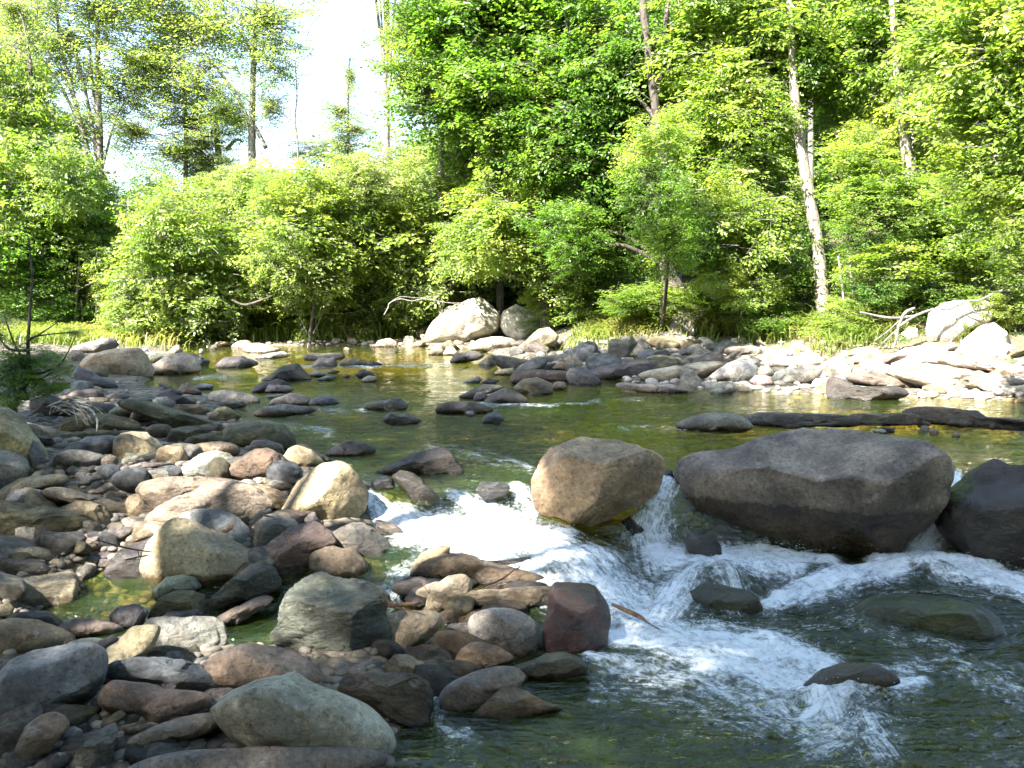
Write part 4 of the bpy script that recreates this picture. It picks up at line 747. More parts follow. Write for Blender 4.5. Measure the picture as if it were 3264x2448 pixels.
# ---------------------------------------------------------------- foliage
def crown_mesh(name, seed, nspray, nleaf, lsize, mats, gap=-.15, flat=.35, ell=.42, shell=.45, droop=.25):
    """a crown of unit radius: leafy sprays on twigs, with gaps; leaves are folded ovate blades"""
    R = np.random.default_rng(seed); c = R.normal(size=(nspray * 5, 3)); c /= np.linalg.norm(c, axis=1)[:, None]; rad = R.random(nspray * 5) ** shell
    c = c * (rad * .95 * (1 + .42 * vnoise(c * 1.9 + seed * 3.3, seed + 9)))[:, None]; keep = vnoise(c * 2.4 + seed * 5.1, seed) + vnoise(c * 5 + seed, seed + 1) * .5 > gap; c = c[keep][:nspray]; n = len(c)
    out = c * [1, 1, .45]; out /= np.linalg.norm(out, axis=1)[:, None] + 1e-6
    t = out + R.normal(size=(n, 3)) * .55; t[:, 2] = t[:, 2] * .5 - droop * .4 + .12; t /= np.linalg.norm(t, axis=1)[:, None]
    nz = np.tile([0, 0, 1.], (n, 1)) + R.normal(size=(n, 3)) * flat + out * .55; s = np.cross(nz, t); s /= np.linalg.norm(s, axis=1)[:, None]; nn = np.cross(t, s)
    L = ell * R.uniform(.6, 1.2, n); k = nleaf
    u = np.tile((np.arange(k) + .5) / k, (n, 1)) + R.normal(size=(n, k)) * .03; sd = np.where(np.arange(k) % 2 == 0, 1., -1.)[None] * np.ones((n, k))
    wid = lsize * 1.6 * R.random((n, k)) * (1.2 - .5 * u)
    b = (c - t * (L * .5)[:, None])[:, None] + t[:, None] * (L[:, None] * u)[..., None] + s[:, None] * (sd * wid)[..., None] + nn[:, None] * (R.normal(size=(n, k)) * lsize * .45)[..., None] - np.array([0, 0, 1]) * (droop * .22 * u ** 2)[..., None]
    ax = t[:, None] * R.uniform(.2, 1, (n, k))[..., None] + s[:, None] * (sd * R.uniform(.5, 1.1, (n, k)))[..., None] - np.array([0, 0, .28]) + R.normal(size=(n, k, 3)) * .22
    ax /= np.linalg.norm(ax, axis=2)[..., None]; ln = nn[:, None] + R.normal(size=(n, k, 3)) * .45; wd = np.cross(ln, ax); wd /= np.linalg.norm(wd, axis=2)[..., None]; ln = np.cross(ax, wd)
    ls = lsize * R.uniform(.6, 1.25, (n, k)); A = ls[..., None]
    v = np.stack([b, b + ax * A * .35 + wd * A * .30 + ln * A * .08, b + ax * A * .75 + wd * A * .22 + ln * A * .05, b + ax * A * 1.05 - ln * A * .08, b + ax * A * .75 - wd * A * .22 + ln * A * .05, b + ax * A * .35 - wd * A * .30 + ln * A * .08], 2).reshape(-1, 3)
    m = n * k; i = np.arange(m)[:, None] * 6; F1 = np.concatenate([i + [[0, 1, 2, 3]], i + [[0, 3, 4, 5]]], 0)
    e = np.array([1, 0, 0.]); a0 = c - t * (L * 1.1)[:, None]; a1 = c + t * (L * .5)[:, None]; r0 = .006; tv = []
    for j in range(3):
        q = s * math.cos(j * 2.094) + nn * math.sin(j * 2.094); tv.append(a0 + q * r0); tv.append(a1 + q * r0 * .4)
    tv = np.stack(tv, 1).reshape(-1, 3); j = len(v) + np.arange(n)[:, None] * 6; F2 = np.concatenate([j + [[0, 1, 3, 2]], j + [[2, 3, 5, 4]], j + [[4, 5, 1, 0]]], 0)
    return mesh(name, np.vstack([v, tv]), np.vstack([F1, F2]), mats, smooth=False, midx=np.r_[np.zeros(len(F1)), np.ones(len(F2))])
CR = {}
for i in range(3):
    CR['d%d' % i] = crown_mesh('crown', 40 + i, 290, 24, .068, [M['leaf_b'], M['bark_dark']], gap=-.25)                 # dense, deep green
    CR['f%d' % i] = crown_mesh('crown', 50 + i, 240, 22, .072, [M['leaf_a'], M['bark_grey']], gap=-.1)                 # fresh green
    CR['g%d' % i] = crown_mesh('crown', 60 + i, 270, 24, .058, [M['leaf_c'], M['bark_grey']], gap=-.05, flat=.55)        # grey green bush
    CR['s%d' % i] = crown_mesh('crown', 70 + i, 215, 20, .044, [M['leaf_l'], M['bark_grey']], gap=.0, shell=.8, flat=.3, droop=.05, ell=.5)         # sparse, sky between
    CR['b%d' % i] = crown_mesh('crown', 80 + i, 170, 20, .085, [M['leaf_a'], M['bark_grey']], gap=-.1, flat=.3)         # near, large leaved
    CR['m%d' % i] = crown_mesh('crown', 90 + i, 200, 22, .064, [M['leaf_b'], M['bark_dark']], gap=-.05)                 # medium, deep
TR = np.random.default_rng(99)
def tree(label, path, d, crowns, bark='bark_dark', cat='tree', name='tree', extra=(), group=None, lean=0, limbs=True, push=0):
    """path: trunk as (px, py, half width px) from its foot up; crowns: (px, py, dist, rx m, rz m, kind)"""
    px, py = path[0][:2]
    if 12 < d < 22:
        dh = hit(px, max(py, 306), ground); sc_ = dh / d; crowns = [(a, b, c * sc_, e * sc_, f * sc_, k) for a, b, c, e, f, k in crowns]; d = dh
    crowns = [(a, b, c + push, e, f, k) for a, b, c, e, f, k in crowns]; b0 = at(px, py, d); g = float(ground(b0[0], b0[1])); base = np.array([b0[0], b0[1], g])
    if cat in ('tree', 'bush') and 12 < d < 26:
        more = []
        for a, b, c, e, f, k in crowns:
            more.append((a, b, c, e * .95, f * 1.15, k))
            if e > .8: more.append((a + TR.normal() * e * 26, b + TR.normal() * f * 26, c + TR.uniform(-.5, .7), e * .62, f * .9, k))
        crowns = more
    root = bpy.data.objects.new(name, None); COL.objects.link(root); root.location = base; root.empty_display_size = .3
    root['label'] = label; root['category'] = cat
    if group: root['group'] = group
    P0 = [at(p[0], p[1], d) for p in path]; R0 = [p[2] * d / FPX for p in path]
    if P0[0][2] > g: P0.insert(0, np.array([P0[0][0], P0[0][1], g - .15])); R0.insert(0, R0[0] * 1.25)
    parts = [tube(P0, R0, 9, len(label))]
    for e in extra:
        parts.append(tube([at(p[0], p[1], d) for p in e], [p[2] * d / FPX for p in e], 6, 3))
    Pa = np.array(P0)
    if limbs:
        for (cx, cy, cd, rx, rz, kind) in crowns:
            c = at(cx, cy, cd); low = Pa[Pa[:, 2] < c[2] + rz * .3]; low = low if len(low) else Pa[:1]
            q = low[np.argmin(np.linalg.norm(low - c, axis=1))]; i = int(np.argmin(np.linalg.norm(Pa - q, axis=1)))
            r = min(R0[i] * .5, .07) + .008; mid = (q + c) / 2 + [0, 0, .12 * np.linalg.norm(c - q)] + TR.normal(0, .08, 3)
            parts.append(tube([q, mid, c], [r, r * .6, r * .22], 5, 2)); 
    V, F_ = join(parts); link('trunk', mesh('trunk', V - base, F_, M[bark]), (0, 0, 0), root)
    for (cx, cy, cd, rx, rz, kind) in crowns:
        c = at(cx, cy, cd) - base; me = CR[kind + str(TR.integers(3))] if len(kind) == 1 else CR[kind]
        o = link('crown', me, c, root); o.scale = (rx, rx * TR.uniform(.8, 1.0), rz); o.rotation_euler = (TR.normal() * .1, TR.normal() * .1, TR.uniform(0, 6.28))
    return root
# --- far left
tree('tall grey forked tree at the left, its pale trunk splitting low into many stems', [(106, 285, 6), (104, 230, 5.2), (101, 190, 4.6), (99, 120, 3.4), (98, 60, 2.6), (97, -40, 1.6)], 27,
     [(60, 40, 27, 2.1, 1.6, 's'), (25, 75, 27, 1.9, 1.3, 's'), (120, 90, 27.5, 1.6, 1.2, 's'), (100, 10, 27.5, 2.2, 1.5, 's'), (140, 60, 27, 1.9, 1.5, 's'), (30, 110, 26, 1.9, 1.3, 's'), (135, 130, 27, 1.5, 1.0, 's'), (75, 130, 28, 1.8, 1.2, 's'), (20, 20, 27, 2.0, 1.5, 's'), (100, 200, 28, 1.6, 1.0, 's'), (60, -30, 27, 2.5, 1.5, 's'), (150, -10, 27, 2.2, 1.4, 's'), (75, 185, 27, 1.4, .9, 'f')], 'bark_grey',
     extra=[[(98, 180, 3.4), (86, 145, 2.8), (76, 105, 2.4), (62, 50, 1.8), (54, -10, 1.2)], [(82, 128, 2.0), (60, 85, 1.5), (35, 50, 1.1), (10, 25, .8)], [(98, 158, 2.6), (87, 100, 2.0), (78, 60, 1.5), (68, 20, 1.1)], [(102, 170, 1.4), (115, 120, 1.1), (128, 95, .8), (138, 60, .6)], [(101, 150, 1.8), (92, 80, 1.4), (88, 0, 1)]], limbs=False)
tree('slender grey tree rising from the bushes against the white sky', [(252, 300, 4.5), (252, 170, 4.0), (252, 125, 3.4), (253, 80, 3), (255, 40, 2.2), (256, -20, 1.6)], 27,
     [(215, 25, 27, 2.0, 1.2, 's'), (265, 15, 27, 2.0, 1.3, 's'), (200, 80, 27, 1.7, 1.1, 's'), (272, 60, 27, 1.4, 1.1, 's'), (225, 110, 27, 1.2, .9, 's'), (180, 20, 28, 2.2, 1.4, 's'), (272, 105, 27, .9, 1.0, 's')], 'bark_grey',
     extra=[[(252, 132, 2.6), (238, 98, 2.0), (212, 62, 1.5), (185, 28, 1)], [(253, 55, 1.6), (242, 35, 1.1), (222, 8, .8)], [(254, 68, 1.4), (264, 48, 1), (274, 22, .7)], [(255, 126, 2.2), (266, 148, 2.6)]], limbs=False)
tree('thin grey tree between the forked tree and the slender one', [(183, 300, 2.5), (186, 150, 2.2), (184, 90, 1.8), (178, 30, 1.2), (174, 0, 1)], 28,
     [(170, 90, 28, 1.7, 1.2, 's'), (196, 120, 28, 1.7, 1.1, 's'), (175, 150, 28, 1.5, 1.0, 's'), (205, 160, 28.5, 1.4, .8, 's'), (160, 50, 28, 1.7, 1.1, 's'), (200, 145, 28, 1.1, 1.2, 's')], 'bark_grey', extra=[[(186, 130, 1.4), (196, 105, 1.1), (200, 60, .8)]], limbs=False)
tree('broken pale snag showing behind the bushes on the left', [(220, 300, 3.5), (222, 190, 3.2), (218, 150, 3.0), (215, 106, 2.2)], 29, [(205, 175, 29, 1.5, .9, 's'), (236, 120, 29, 1.1, .8, 's')], 'bark_pale', extra=[[(226, 150, 2.2), (236, 140, 1.6), (243, 142, .8)]], limbs=False)
tree('thin small tree standing alone in the bright gap of sky', [(349, 300, 1.6), (348, 130, 1.3), (348, 90, 1.1), (350, 55, .9)], 27, [(350, 75, 27, .45, .9, 's'), (340, 110, 27, .9, .8, 's'), (356, 128, 27, .8, .5, 's'), (345, 140, 27, 1.4, .7, 's')], 'bark_grey', limbs=False)
tree('bare dead stem crooked against the white sky', [(300, 300, 1.2), (298, 155, 1.0), (295, 120, .8), (297, 95, .7), (295, 60, .5)], 27, [(305, 150, 27.5, 1.2, .5, 's')], 'bark_grey', limbs=False)
tree('leafy dark tree at the left edge, foliage down to the grass', [(38, 330, 4), (36, 250, 4), (34, 150, 3), (30, 60, 2)], 23,
     [(10, 120, 23, 1.6, 1.4, 'f'), (30, 180, 23, 1.6, 1.2, 'm'), (0, 200, 22, 1.4, 1.2, 'f'), (45, 235, 23, 1.7, 1.0, 'm'), (8, 255, 22, 1.5, 1.0, 'm'), (20, 60, 24, 1.6, 1.2, 's'), (70, 250, 23, 1.2, .8, 'f')])
tree('bright leaved young tree just right of the forked trunk', [(130, 330, 2), (132, 250, 1.8), (128, 200, 1.2)], 23.5, [(70, 215, 24, 1.2, .8, 'f'), (55, 275, 23, 1.4, .9, 'm'), (130, 225, 24, 1.2, .8, 'm'), (80, 300, 23, 1.2, .6, 'm'), (140, 275, 23.5, 1.4, 1.0, 'f'), (110, 250, 24, 1.3, .9, 'f')], 'bark_grey')
tree('thicket of thin pale stems in the dark under the left trees', [(75, 335, 1.3), (77, 290, 1.2), (80, 255, .8)], 22.5, [(60, 290, 23, .9, .5, 'm'), (100, 292, 23, .9, .5, 'm'), (20, 300, 22, 1.1, .7, 'm')], 'bark_pale', 'shrub', 'shrub', extra=[[(84, 335, .9), (81, 300, .8)], [(97, 335, 1.2), (96, 290, 1.1), (93, 260, .8)], [(68, 335, .9), (64, 300, .8)]])
# --- the sunlit bushes of the far bank
bush = [('big sunlit grey green bush at the foot of the forked trunk', 150, 22, [(150, 300, 1.3, .9), (175, 265, 1.4, 1.0), (130, 320, 1.0, .6), (200, 300, 1.4, .9), (165, 225, 1.2, .9)]),
        ('tall rounded bush left of centre, brightest of the far bank', 235, 21.5, [(235, 260, 1.6, 1.1), (210, 230, 1.4, .8), (260, 228, 1.4, .8), (240, 305, 1.5, .9), (205, 325, 1.0, .55), (235, 195, 1.1, .5), (185, 205, 1.0, .5)]),
        ('high bush under the gap of sky, full of pale leaves', 310, 22, [(305, 235, 1.4, .9), (330, 200, 1.3, .7), (290, 265, 1.5, 1.0), (345, 240, 1.5, 1.0), (310, 190, 1.0, .5), (375, 175, 1.1, .6), (345, 170, .8, .4)]),
        ('spreading bush overhanging the grass beside the pale crooked branch', 360, 20, [(350, 290, 1.3, .8), (320, 315, 1.1, .6), (385, 270, 1.3, .9), (290, 310, 1.0, .7), (380, 300, 1.0, .5)]),
        ('tall bush behind the white boulders, mixed bright and dark leaves', 430, 20, [(415, 225, 1.5, 1.0), (440, 270, 1.4, .9), (405, 195, 1.1, .7), (460, 210, 1.4, 1.0), (435, 165, .9, .5), (475, 250, 1.2, .9), (410, 300, .9, .5)]),
        ('low bright bush at the edge of the left grass band', 140, 21, [(135, 318, .9, .5), (160, 322, .8, .4), (118, 312, .8, .45)]),
        ('low leafy bush hanging over the far shore right of the thin forked stems', 340, 21, [(335, 318, .9, .5), (360, 322, .8, .4), (350, 295, .9, .6)]),
        ('leafy bush filling the shade left of the biggest white boulder', 380, 25.5, [(385, 262, 1.2, .8), (372, 245, 1.2, .8), (425, 245, 1.2, .8), (400, 225, 1.2, .7)]),
        ('leafy bush over the dappled boulder', 545, 25, [(548, 262, 1.1, .7), (560, 240, 1.0, .7), (530, 235, 1.1, .7), (575, 285, .8, .5)]),
        ('low leafy bush hanging over the gravel in front of the tall rounded bush', 270, 21, [(262, 322, .9, .5), (285, 325, .8, .45), (240, 328, .8, .4), (225, 318, .9, .6)]),
        ('low leafy bush hanging over the gravel left of the white boulders', 405, 21, [(398, 318, .7, .45), (418, 325, .6, .35), (385, 325, .5, .3), (425, 300, .8, .6)]),
        ('bush drooping over the gravel at the left of the white boulders', 200, 20.8, [(190, 335, .8, .35), (215, 330, .9, .45), (170, 320, .9, .5), (260, 325, .9, .45)])]
for lab, px, d, cs in bush:
    tree(lab, [(px, 335, 1.6), (px + 4, 300, 1.4), (px + 2, 240, 1.0)], d, [(a, b, d + TR.uniform(-.8, .8), rx, rz, 'g' if TR.random() < .65 else 'f') for a, b, rx, rz in cs], 'bark_dark', 'bush', 'bush', extra=[[(px - 2, 335, .9), (px - 18, 300, .7), (px - 45, 250, .5)], [(px + 3, 335, 1.0), (px + 16, 305, .8), (px + 40, 240, .5)]])
# --- centre
tree('tall dark trunked tree behind the white boulders', [(547, 335, 7), (546, 270, 6.5), (545, 220, 6), (540, 160, 5.5), (536, 100, 5), (530, 30, 4), (526, -40, 3)], 19,
     [(480, 60, 19, 1.7, 1.2, 'd'), (530, 30, 19.5, 1.8, 1.2, 'd'), (440, 110, 19, 1.4, .8, 'm'), (500, 110, 18.5, 1.5, .9, 'd'), (430, 50, 19, 1.3, .9, 'm'), (415, 20, 19, 1.0, .7, 's'), (470, -10, 19, 1.9, 1.1, 'd'), (520, 190, 19, 1.3, .8, 'f'), (500, 230, 18.5, 1.3, .8, 'f'), (420, 85, 19, 1.2, .6, 's')])
tree('leaning forked tree with the deepest shade under it, centre', [(690, 318, 8.5), (668, 270, 7), (640, 215, 6), (612, 160, 5.4), (590, 115, 4.6), (575, 60, 3.6), (562, -20, 2.5)], 17.0,
     [(560, 95, 16.5, 1.6, 1.0, 'd'), (600, 60, 17, 1.7, 1.2, 'd'), (640, 110, 16.5, 1.4, 1.0, 'd'), (570, 20, 17, 1.7, 1.1, 'd'), (640, 20, 17, 1.5, 1.1, 'm'), (610, 170, 16.5, 1.3, .9, 'd'), (665, 180, 16.5, 1.3, 1.0, 'd'), (560, 150, 16.5, 1.2, .7, 'm'), (470, 85, 17.5, 1.1, .6, 'm'), (570, 225, 16, .9, .5, 'd')],
     push=1.0, extra=[[(628, 195, 5.5), (625, 140, 4.5), (600, 90, 3.6), (596, 30, 2.6)], [(600, 135, 4), (570, 122, 3), (540, 118, 2)], [(612, 160, 4), (585, 128, 3), (560, 122, 2.2)]])
tree('mottled trunk standing in grass right of the white boulders', [(611, 306, 6), (603, 285, 5), (597, 262, 4.6), (588, 200, 4), (578, 140, 3)], 16.3, [(585, 250, 15.8, .9, .55, 'm'), (620, 262, 15.6, .8, .45, 'm'), (560, 275, 16, .7, .5, 'f'), (600, 230, 16, .9, .5, 'd')], 'bark_grey')
tree('pair of dark trunks crossing the sky gap in the upper middle', [(500, 330, 4), (499, 180, 4), (496, 120, 4), (490, 40, 3)], 21, [(470, 150, 21, 1.2, .7, 'm'), (510, 140, 21, .8, .7, 'd'), (450, 180, 20.5, 1.3, .7, 'f'), (545, 80, 21.5, 1.6, 1.2, 'd'), (500, 70, 21, 1.5, 1, 'd')], extra=[[(470, 330, 2.6), (468, 170, 2.4), (462, 110, 2)]])
tree('straight grey trunk rising out of the top of the picture, right of centre', [(662, 330, 4), (664, 200, 4.4), (657, 120, 4.4), (648, 50, 4.4), (638, -40, 4)], 20, [(652, 190, 17.4, .8, .6, 'd'), (668, 245, 17.4, .7, .5, 'd'), (655, 140, 17.6, .8, .5, 'f'), (700, 30, 21, 1.5, 1.2, 'd'), (690, 160, 20.5, 1.4, 1.1, 'd'), (620, 70, 21, 1.5, 1.0, 'd'), (700, 110, 20.5, 1.4, .9, 'f')], 'bark_dark', extra=[[(655, 110, 3.6), (662, 60, 3.2), (668, 0, 2.6)]])
# --- right side
tree('pale smooth trunked tree, the clearest trunk of the right bank', [(825, 322, 7.5), (822, 290, 6.6), (817, 240, 6.2), (810, 200, 5.8), (803, 160, 5.4), (797, 120, 5), (793, 70, 4.2), (790, 20, 3.2), (788, -40, 2.4)], 17.5,
     [(770, 60, 17, 1.5, 1.0, 'f'), (830, 60, 17, 1.3, .9, 'f'), (740, 100, 17, 1.4, .8, 'f'), (860, 125, 17, .9, .5, 'f'), (720, 50, 17.5, 1.4, 1.0, 'f'), (790, 10, 17, 1.7, 1.0, 'f'), (745, 140, 16.8, .9, .5, 'f')], 'bark_pale', push=1.2, limbs=False)
tree('pale trunked tree behind the fallen branch at the right', [(920, 312, 6.5), (918, 270, 5.8), (914, 215, 5.2), (908, 170, 5), (902, 120, 4.4), (896, 60, 3.6), (890, -20, 2.6)], 17,
     [(890, 60, 17, 1.4, 1.0, 'f'), (930, 110, 16.5, 1.2, .9, 'f'), (870, 150, 16.8, .9, .5, 'f'), (960, 60, 16.5, 1.6, 1.1, 'f'), (900, 10, 17, 1.6, .9, 'f'), (860, 20, 17.5, 1.2, .9, 'd')], 'bark_pale', push=.8, limbs=False)
tree('thin pale sapling between the two pale trunks', [(906, 300, 2.0), (896, 240, 2.0), (893, 190, 1.7), (890, 140, 1.3)], 17.2, [(880, 190, 16.6, .8, .4, 'f'), (910, 235, 16.6, .7, .35, 'b')], 'bark_pale')
tree('dark slim tree left of the clearest pale trunk', [(777, 325, 3.6), (775, 260, 3.4), (770, 200, 3.2), (764, 150, 3), (758, 90, 2.4)], 18.5, [(750, 180, 18, 1.1, .7, 'f'), (750, 215, 18, .7, .6, 'm'), (735, 230, 17.5, 1.1, .7, 'f'), (765, 262, 17.8, .6, .4, 'm')], extra=[[(768, 230, 1.8), (782, 190, 1.3), (790, 170, .9)]])
tree('slender grey tree in the gloom right of the leaning tree', [(735, 325, 3.4), (733, 270, 3), (728, 200, 2.8), (722, 130, 2.2)], 18.5, [(705, 215, 17.6, 1.2, .8, 'f'), (700, 250, 17, .7, .5, 'm'), (730, 160, 18.5, 1.3, .8, 'f'), (722, 275, 17, .6, .35, 'f'), (755, 290, 17, .7, .4, 'f')], 'bark_grey')
tree('tangled young beech with stacked leafy layers beside the clearest pale trunk', [(858, 320, 1.6), (853, 290, 1.4), (848, 250, 1.1)], 16.8, [(862, 160, 16.5, .8, .28, 'b'), (862, 195, 16.2, .75, .3, 'b'), (878, 215, 16.2, .75, .28, 'b'), (868, 238, 16, .6, .3, 'm'), (884, 262, 16, .8, .34, 'b'), (872, 288, 16, .6, .3, 'm')], 'bark_pale', extra=[[(846, 322, 1.3), (842, 285, 1.1), (838, 255, .8)], [(866, 322, 1.2), (880, 280, 1), (900, 255, .7)]])
tree('large leaved tree filling the right edge, nearest of the right bank', [(1100, 330, 16), (1090, 200, 13), (1080, 80, 10), (1060, -40, 8)], 8.5,
     [(1000, 60, 8.4, .75, .6, 'b'), (1030, 130, 8.2, .7, .6, 'b'), (985, 20, 8.7, .7, .45, 'b'), (1030, 205, 8.3, .6, .5, 'b'), (965, 120, 8.7, .5, .35, 'b'), (1040, 20, 8.3, .8, .6, 'b'), (985, 175, 8.6, .5, .35, 'b'), (1040, 262, 8.6, .45, .3, 'b'), (945, 55, 9, .5, .35, 'b'), (1000, 110, 8.8, .6, .4, 'b')])
tree('leafy sapling crowding over the tall white boulder at the right', [(985, 312, 1.8), (980, 250, 1.5), (972, 200, 1)], 13.6, [(960, 205, 13.5, .9, .5, 'b'), (1000, 215, 13.4, .8, .5, 'b'), (945, 240, 13.8, .8, .35, 'b'), (990, 256, 13.4, .9, .3, 'b'), (1020, 262, 13, .7, .3, 'b'), (930, 195, 14, .7, .4, 'b')], 'bark_grey')
un = [('dim shrub filling the dark gap behind the clearest pale trunk', 800, 21, [(800, 262, .9, .7), (820, 240, .9, .7), (785, 285, .8, .5), (845, 270, .9, .6)]), ('low leafy shrub hanging over the stones between the grass tussocks', 745, 16.4, [(745, 325, .6, .25), (735, 308, .7, .4), (760, 300, .7, .4), (675, 318, .6, .3)]), ('leafy shrub draped down to the stones right of the wide grass tussock', 835, 16, [(835, 328, .6, .25), (850, 312, .7, .35), (822, 335, .35, .16), (872, 330, .5, .22)]), ('low leafy shrub spilling over the bank behind the left grass tussock', 720, 16.4, [(715, 308, .8, .35), (745, 318, .7, .3), (690, 300, .7, .35)]), ('low leafy shrub under the clearest pale trunk', 800, 16.2, [(785, 302, .7, .35), (768, 318, .6, .25), (842, 318, .4, .22)]),
      ('shrub with dark leaves between the pale trunk and the fallen branch', 865, 15.8, [(860, 318, .7, .3), (885, 305, .7, .35), (850, 335, .45, .18)]), ('shrub beside the tall white boulder', 930, 14.6, [(925, 295, .7, .35), (905, 330, .45, .2), (950, 282, .7, .35)]),
      ('green creeper heap in the shade right of the dappled boulder', 570, 16.8, [(560, 318, .6, .3), (580, 300, .7, .35), (552, 296, .6, .3)]), ('green weeds in front of the dark hollow', 650, 17.2, [(650, 300, .8, .35), (672, 305, .7, .3), (625, 305, .6, .25)]),
      ('leafy plant growing behind the tent shaped boulder', 1010, 13, [(1010, 310, .45, .25), (1020, 330, .3, .15), (985, 305, .4, .2)]), ('shrub on the rubble above the biggest white boulder', 480, 18.8, [(470, 290, .7, .4), (500, 280, .7, .4), (445, 300, .7, .35), (525, 295, .6, .35)])]
for lab, px, d, cs in un:
    tree(lab, [(px, 325, 1.5), (px + 2, 300, 1)], d, [(a, b, d + TR.uniform(-.3, .3), rx, rz, 'm' if TR.random() < .5 else 'f') for a, b, rx, rz in cs], 'bark_grey', 'shrub', 'shrub')
# woodland closing the view behind, crowns standing one behind another up the slope
back = 0
for row, (d, n, xa, xb, ya, yb, kinds) in enumerate([(27, 13, 400, 1080, 200, 285, 'dmf'), (29, 12, 560, 1100, 90, 200, 'dmf'), (31, 10, 640, 1100, -10, 110, 'mf'), (30, 9, -30, 420, 250, 300, 'dm'), (32, 6, 380, 560, 160, 250, 'm')]):
    for i in range(n):
        px = xa + (xb - xa) * (i + TR.uniform(.2, .8)) / n; cs = [(px + TR.normal() * 22, TR.uniform(ya, yb), d + TR.normal() * .6, TR.uniform(1.7, 2.4), TR.uniform(1.3, 1.8), kinds[TR.integers(len(kinds))]) for _ in range(4)]
        tree('background tree of the woodland %s' % ['low on the slope behind the centre and right trunks', 'halfway up the slope behind the right trunks', 'high on the slope at the upper right', 'far behind the bushes of the left bank', 'in the distance behind the middle bushes'][row],
             [(px, 320, 3.2), (px + TR.normal() * 4, max(ya, 200), 2.6), (px + TR.normal() * 8, ya if row > 2 else min(ya, 90), 1.6)], d, cs, 'bark_grey' if i % 2 else 'bark_dark', group='background woodland trees, row %s' % ['low', 'middle', 'high', 'left', 'distant'][row])
# the trees whose crowns arch over the stream, out of the frame, and throw the dappled shade
def shade(label, bx, by, spots):
    g = float(ground(bx, by)); root = bpy.data.objects.new('tree', None); COL.objects.link(root); root.location = (bx, by, g); root['label'] = label; root['category'] = 'tree'
    parts = [tube([(0, 0, -.2), (.1, 0, 3), (.0, .1, 6), (.2, 0, 9)], [.24, .2, .16, .08], 9)]
    main = []
    for i, (tx, ty, h, r, kind) in enumerate(spots):
        c = np.array([tx, ty, 0]) + SUNV * (h / SUNV[2]) - [bx, by, g]
        if i % 9 == 0: parts.append(tube([(0, .05, min(6.5, c[2] - .6)), np.array([c[0] * .5, c[1] * .5, c[2] - .2]), c], [.06, .035, .012], 5)); main.append(c)
        else: q = min(main, key=lambda m_: np.linalg.norm(m_ - c)); parts.append(tube([q, (q + c) / 2 + [0, 0, .1], c], [.012, .009, .005], 4))
        o = link('crown', CR[kind + str(TR.integers(3))], c, root); o.scale = (r, r, r * .55); o.rotation_euler = (0, 0, TR.uniform(0, 6))
    V, F_ = join(parts); link('trunk', mesh('trunk', V, F_, M['bark_dark']), (0, 0, 0), root)
HOLES = [(*at(q[0], q[1], hit(q[0], q[1]))[:2], q[2] if len(q) > 2 else .42) for q in [(335, 480), (222, 495), (70, 555), (185, 560), (35, 638), (590, 470, .1), (250, 355), (215, 500), (175, 365), (500, 600), (130, 450), (820, 445, .3), (240, 460), (100, 690, .25)]]
SHN = ['near left', 'left', 'far left', 'near', 'behind']
cells = [[] for _ in range(5)]; CB = [(-6.5, .5), (-9.0, 4.0), (-12.0, 9.0), (6.5, -1.5), (-4.0, -4.5)]
for (xa, xb, ya, yb, st, r, h0) in [(-6, 6.6, 2.2, 10.4, .92, .80, 8.0), (-6.5, 3.6, 11.0, 17.2, 1.5, 1.3, 9.6)]:
    for ty in np.arange(ya, yb, st):
        for tx in np.arange(xa, xb, st):
            x_, y_ = tx + TR.uniform(-.25, .25) * st, ty + TR.uniform(-.25, .25) * st
            if (y_ > 10.4 and x_ > .19 * y_) or (y_ > 8.2 and x_ > 4.4): continue
            near = min(math.hypot(x_ - a, y_ - b) - q * .7 - .85 * r for a, b, q in HOLES); thin = near < 0
            if near < -.42 * r: continue
            if st < 1 and x_ < .6 and y_ > 4.3 and TR.random() < .07: continue
            h = h0 + TR.uniform(-.5, 1.6); cx, cy = x_ + SUNV[0] * h / SUNV[2], y_ + SUNV[1] * h / SUNV[2]
            j = min(range(5), key=lambda q: math.hypot(cx - CB[q][0], cy - CB[q][1])); cells[j].append((x_, y_, h, r * TR.uniform(.85, 1.15) * (1.25 if x_ > .8 else 1), 's' if thin else 'd' if x_ > .8 and y_ < 8 else 'm'))
for (lab, (bx, by), sp) in zip(['tree arching over the stream from the left bank, beside the camera, outside the picture', 'tree arching over the cascade from the left bank, outside the picture', 'tree beyond the left frame edge whose crown shades the upper stream', 'tree on the near right bank, outside the picture', 'tree behind the photographer whose crown reaches over the near rocks'], CB, cells):
    if sp: shade(lab, bx, by, sp)
for i in range(15):                              # the rest of the wood, standing round the camera
    a = math.radians(75 + 210 * (i + .5) / 15); rr_ = TR.uniform(10.5, 13.5); bx, by = math.sin(a) * rr_, math.cos(a) * rr_
    if by > 2 and bx < 0: continue
    root = bpy.data.objects.new('tree', None); COL.objects.link(root); root.location = (bx, by, float(ground(bx, max(by, 1)))); root['label'] = 'woodland tree standing behind or beside the photographer'; root['category'] = 'tree'; root['group'] = 'woodland around the camera'
    parts = [tube([(0, 0, -.3), (.1, 0, 3), (.0, .1, 6), (.2, 0, 9)], [.24, .2, .16, .08], 7)]; V, F_ = join(parts); link('trunk', mesh('trunk', V, F_, M['bark_dark']), (0, 0, 0), root)
    for k in range(4):
        o = link('crown', CR['d%d' % TR.integers(3)], (TR.normal() * .9, TR.normal() * .9, 2.2 + k * 2.5), root); o.scale = (2.4, 2.4, 1.9)
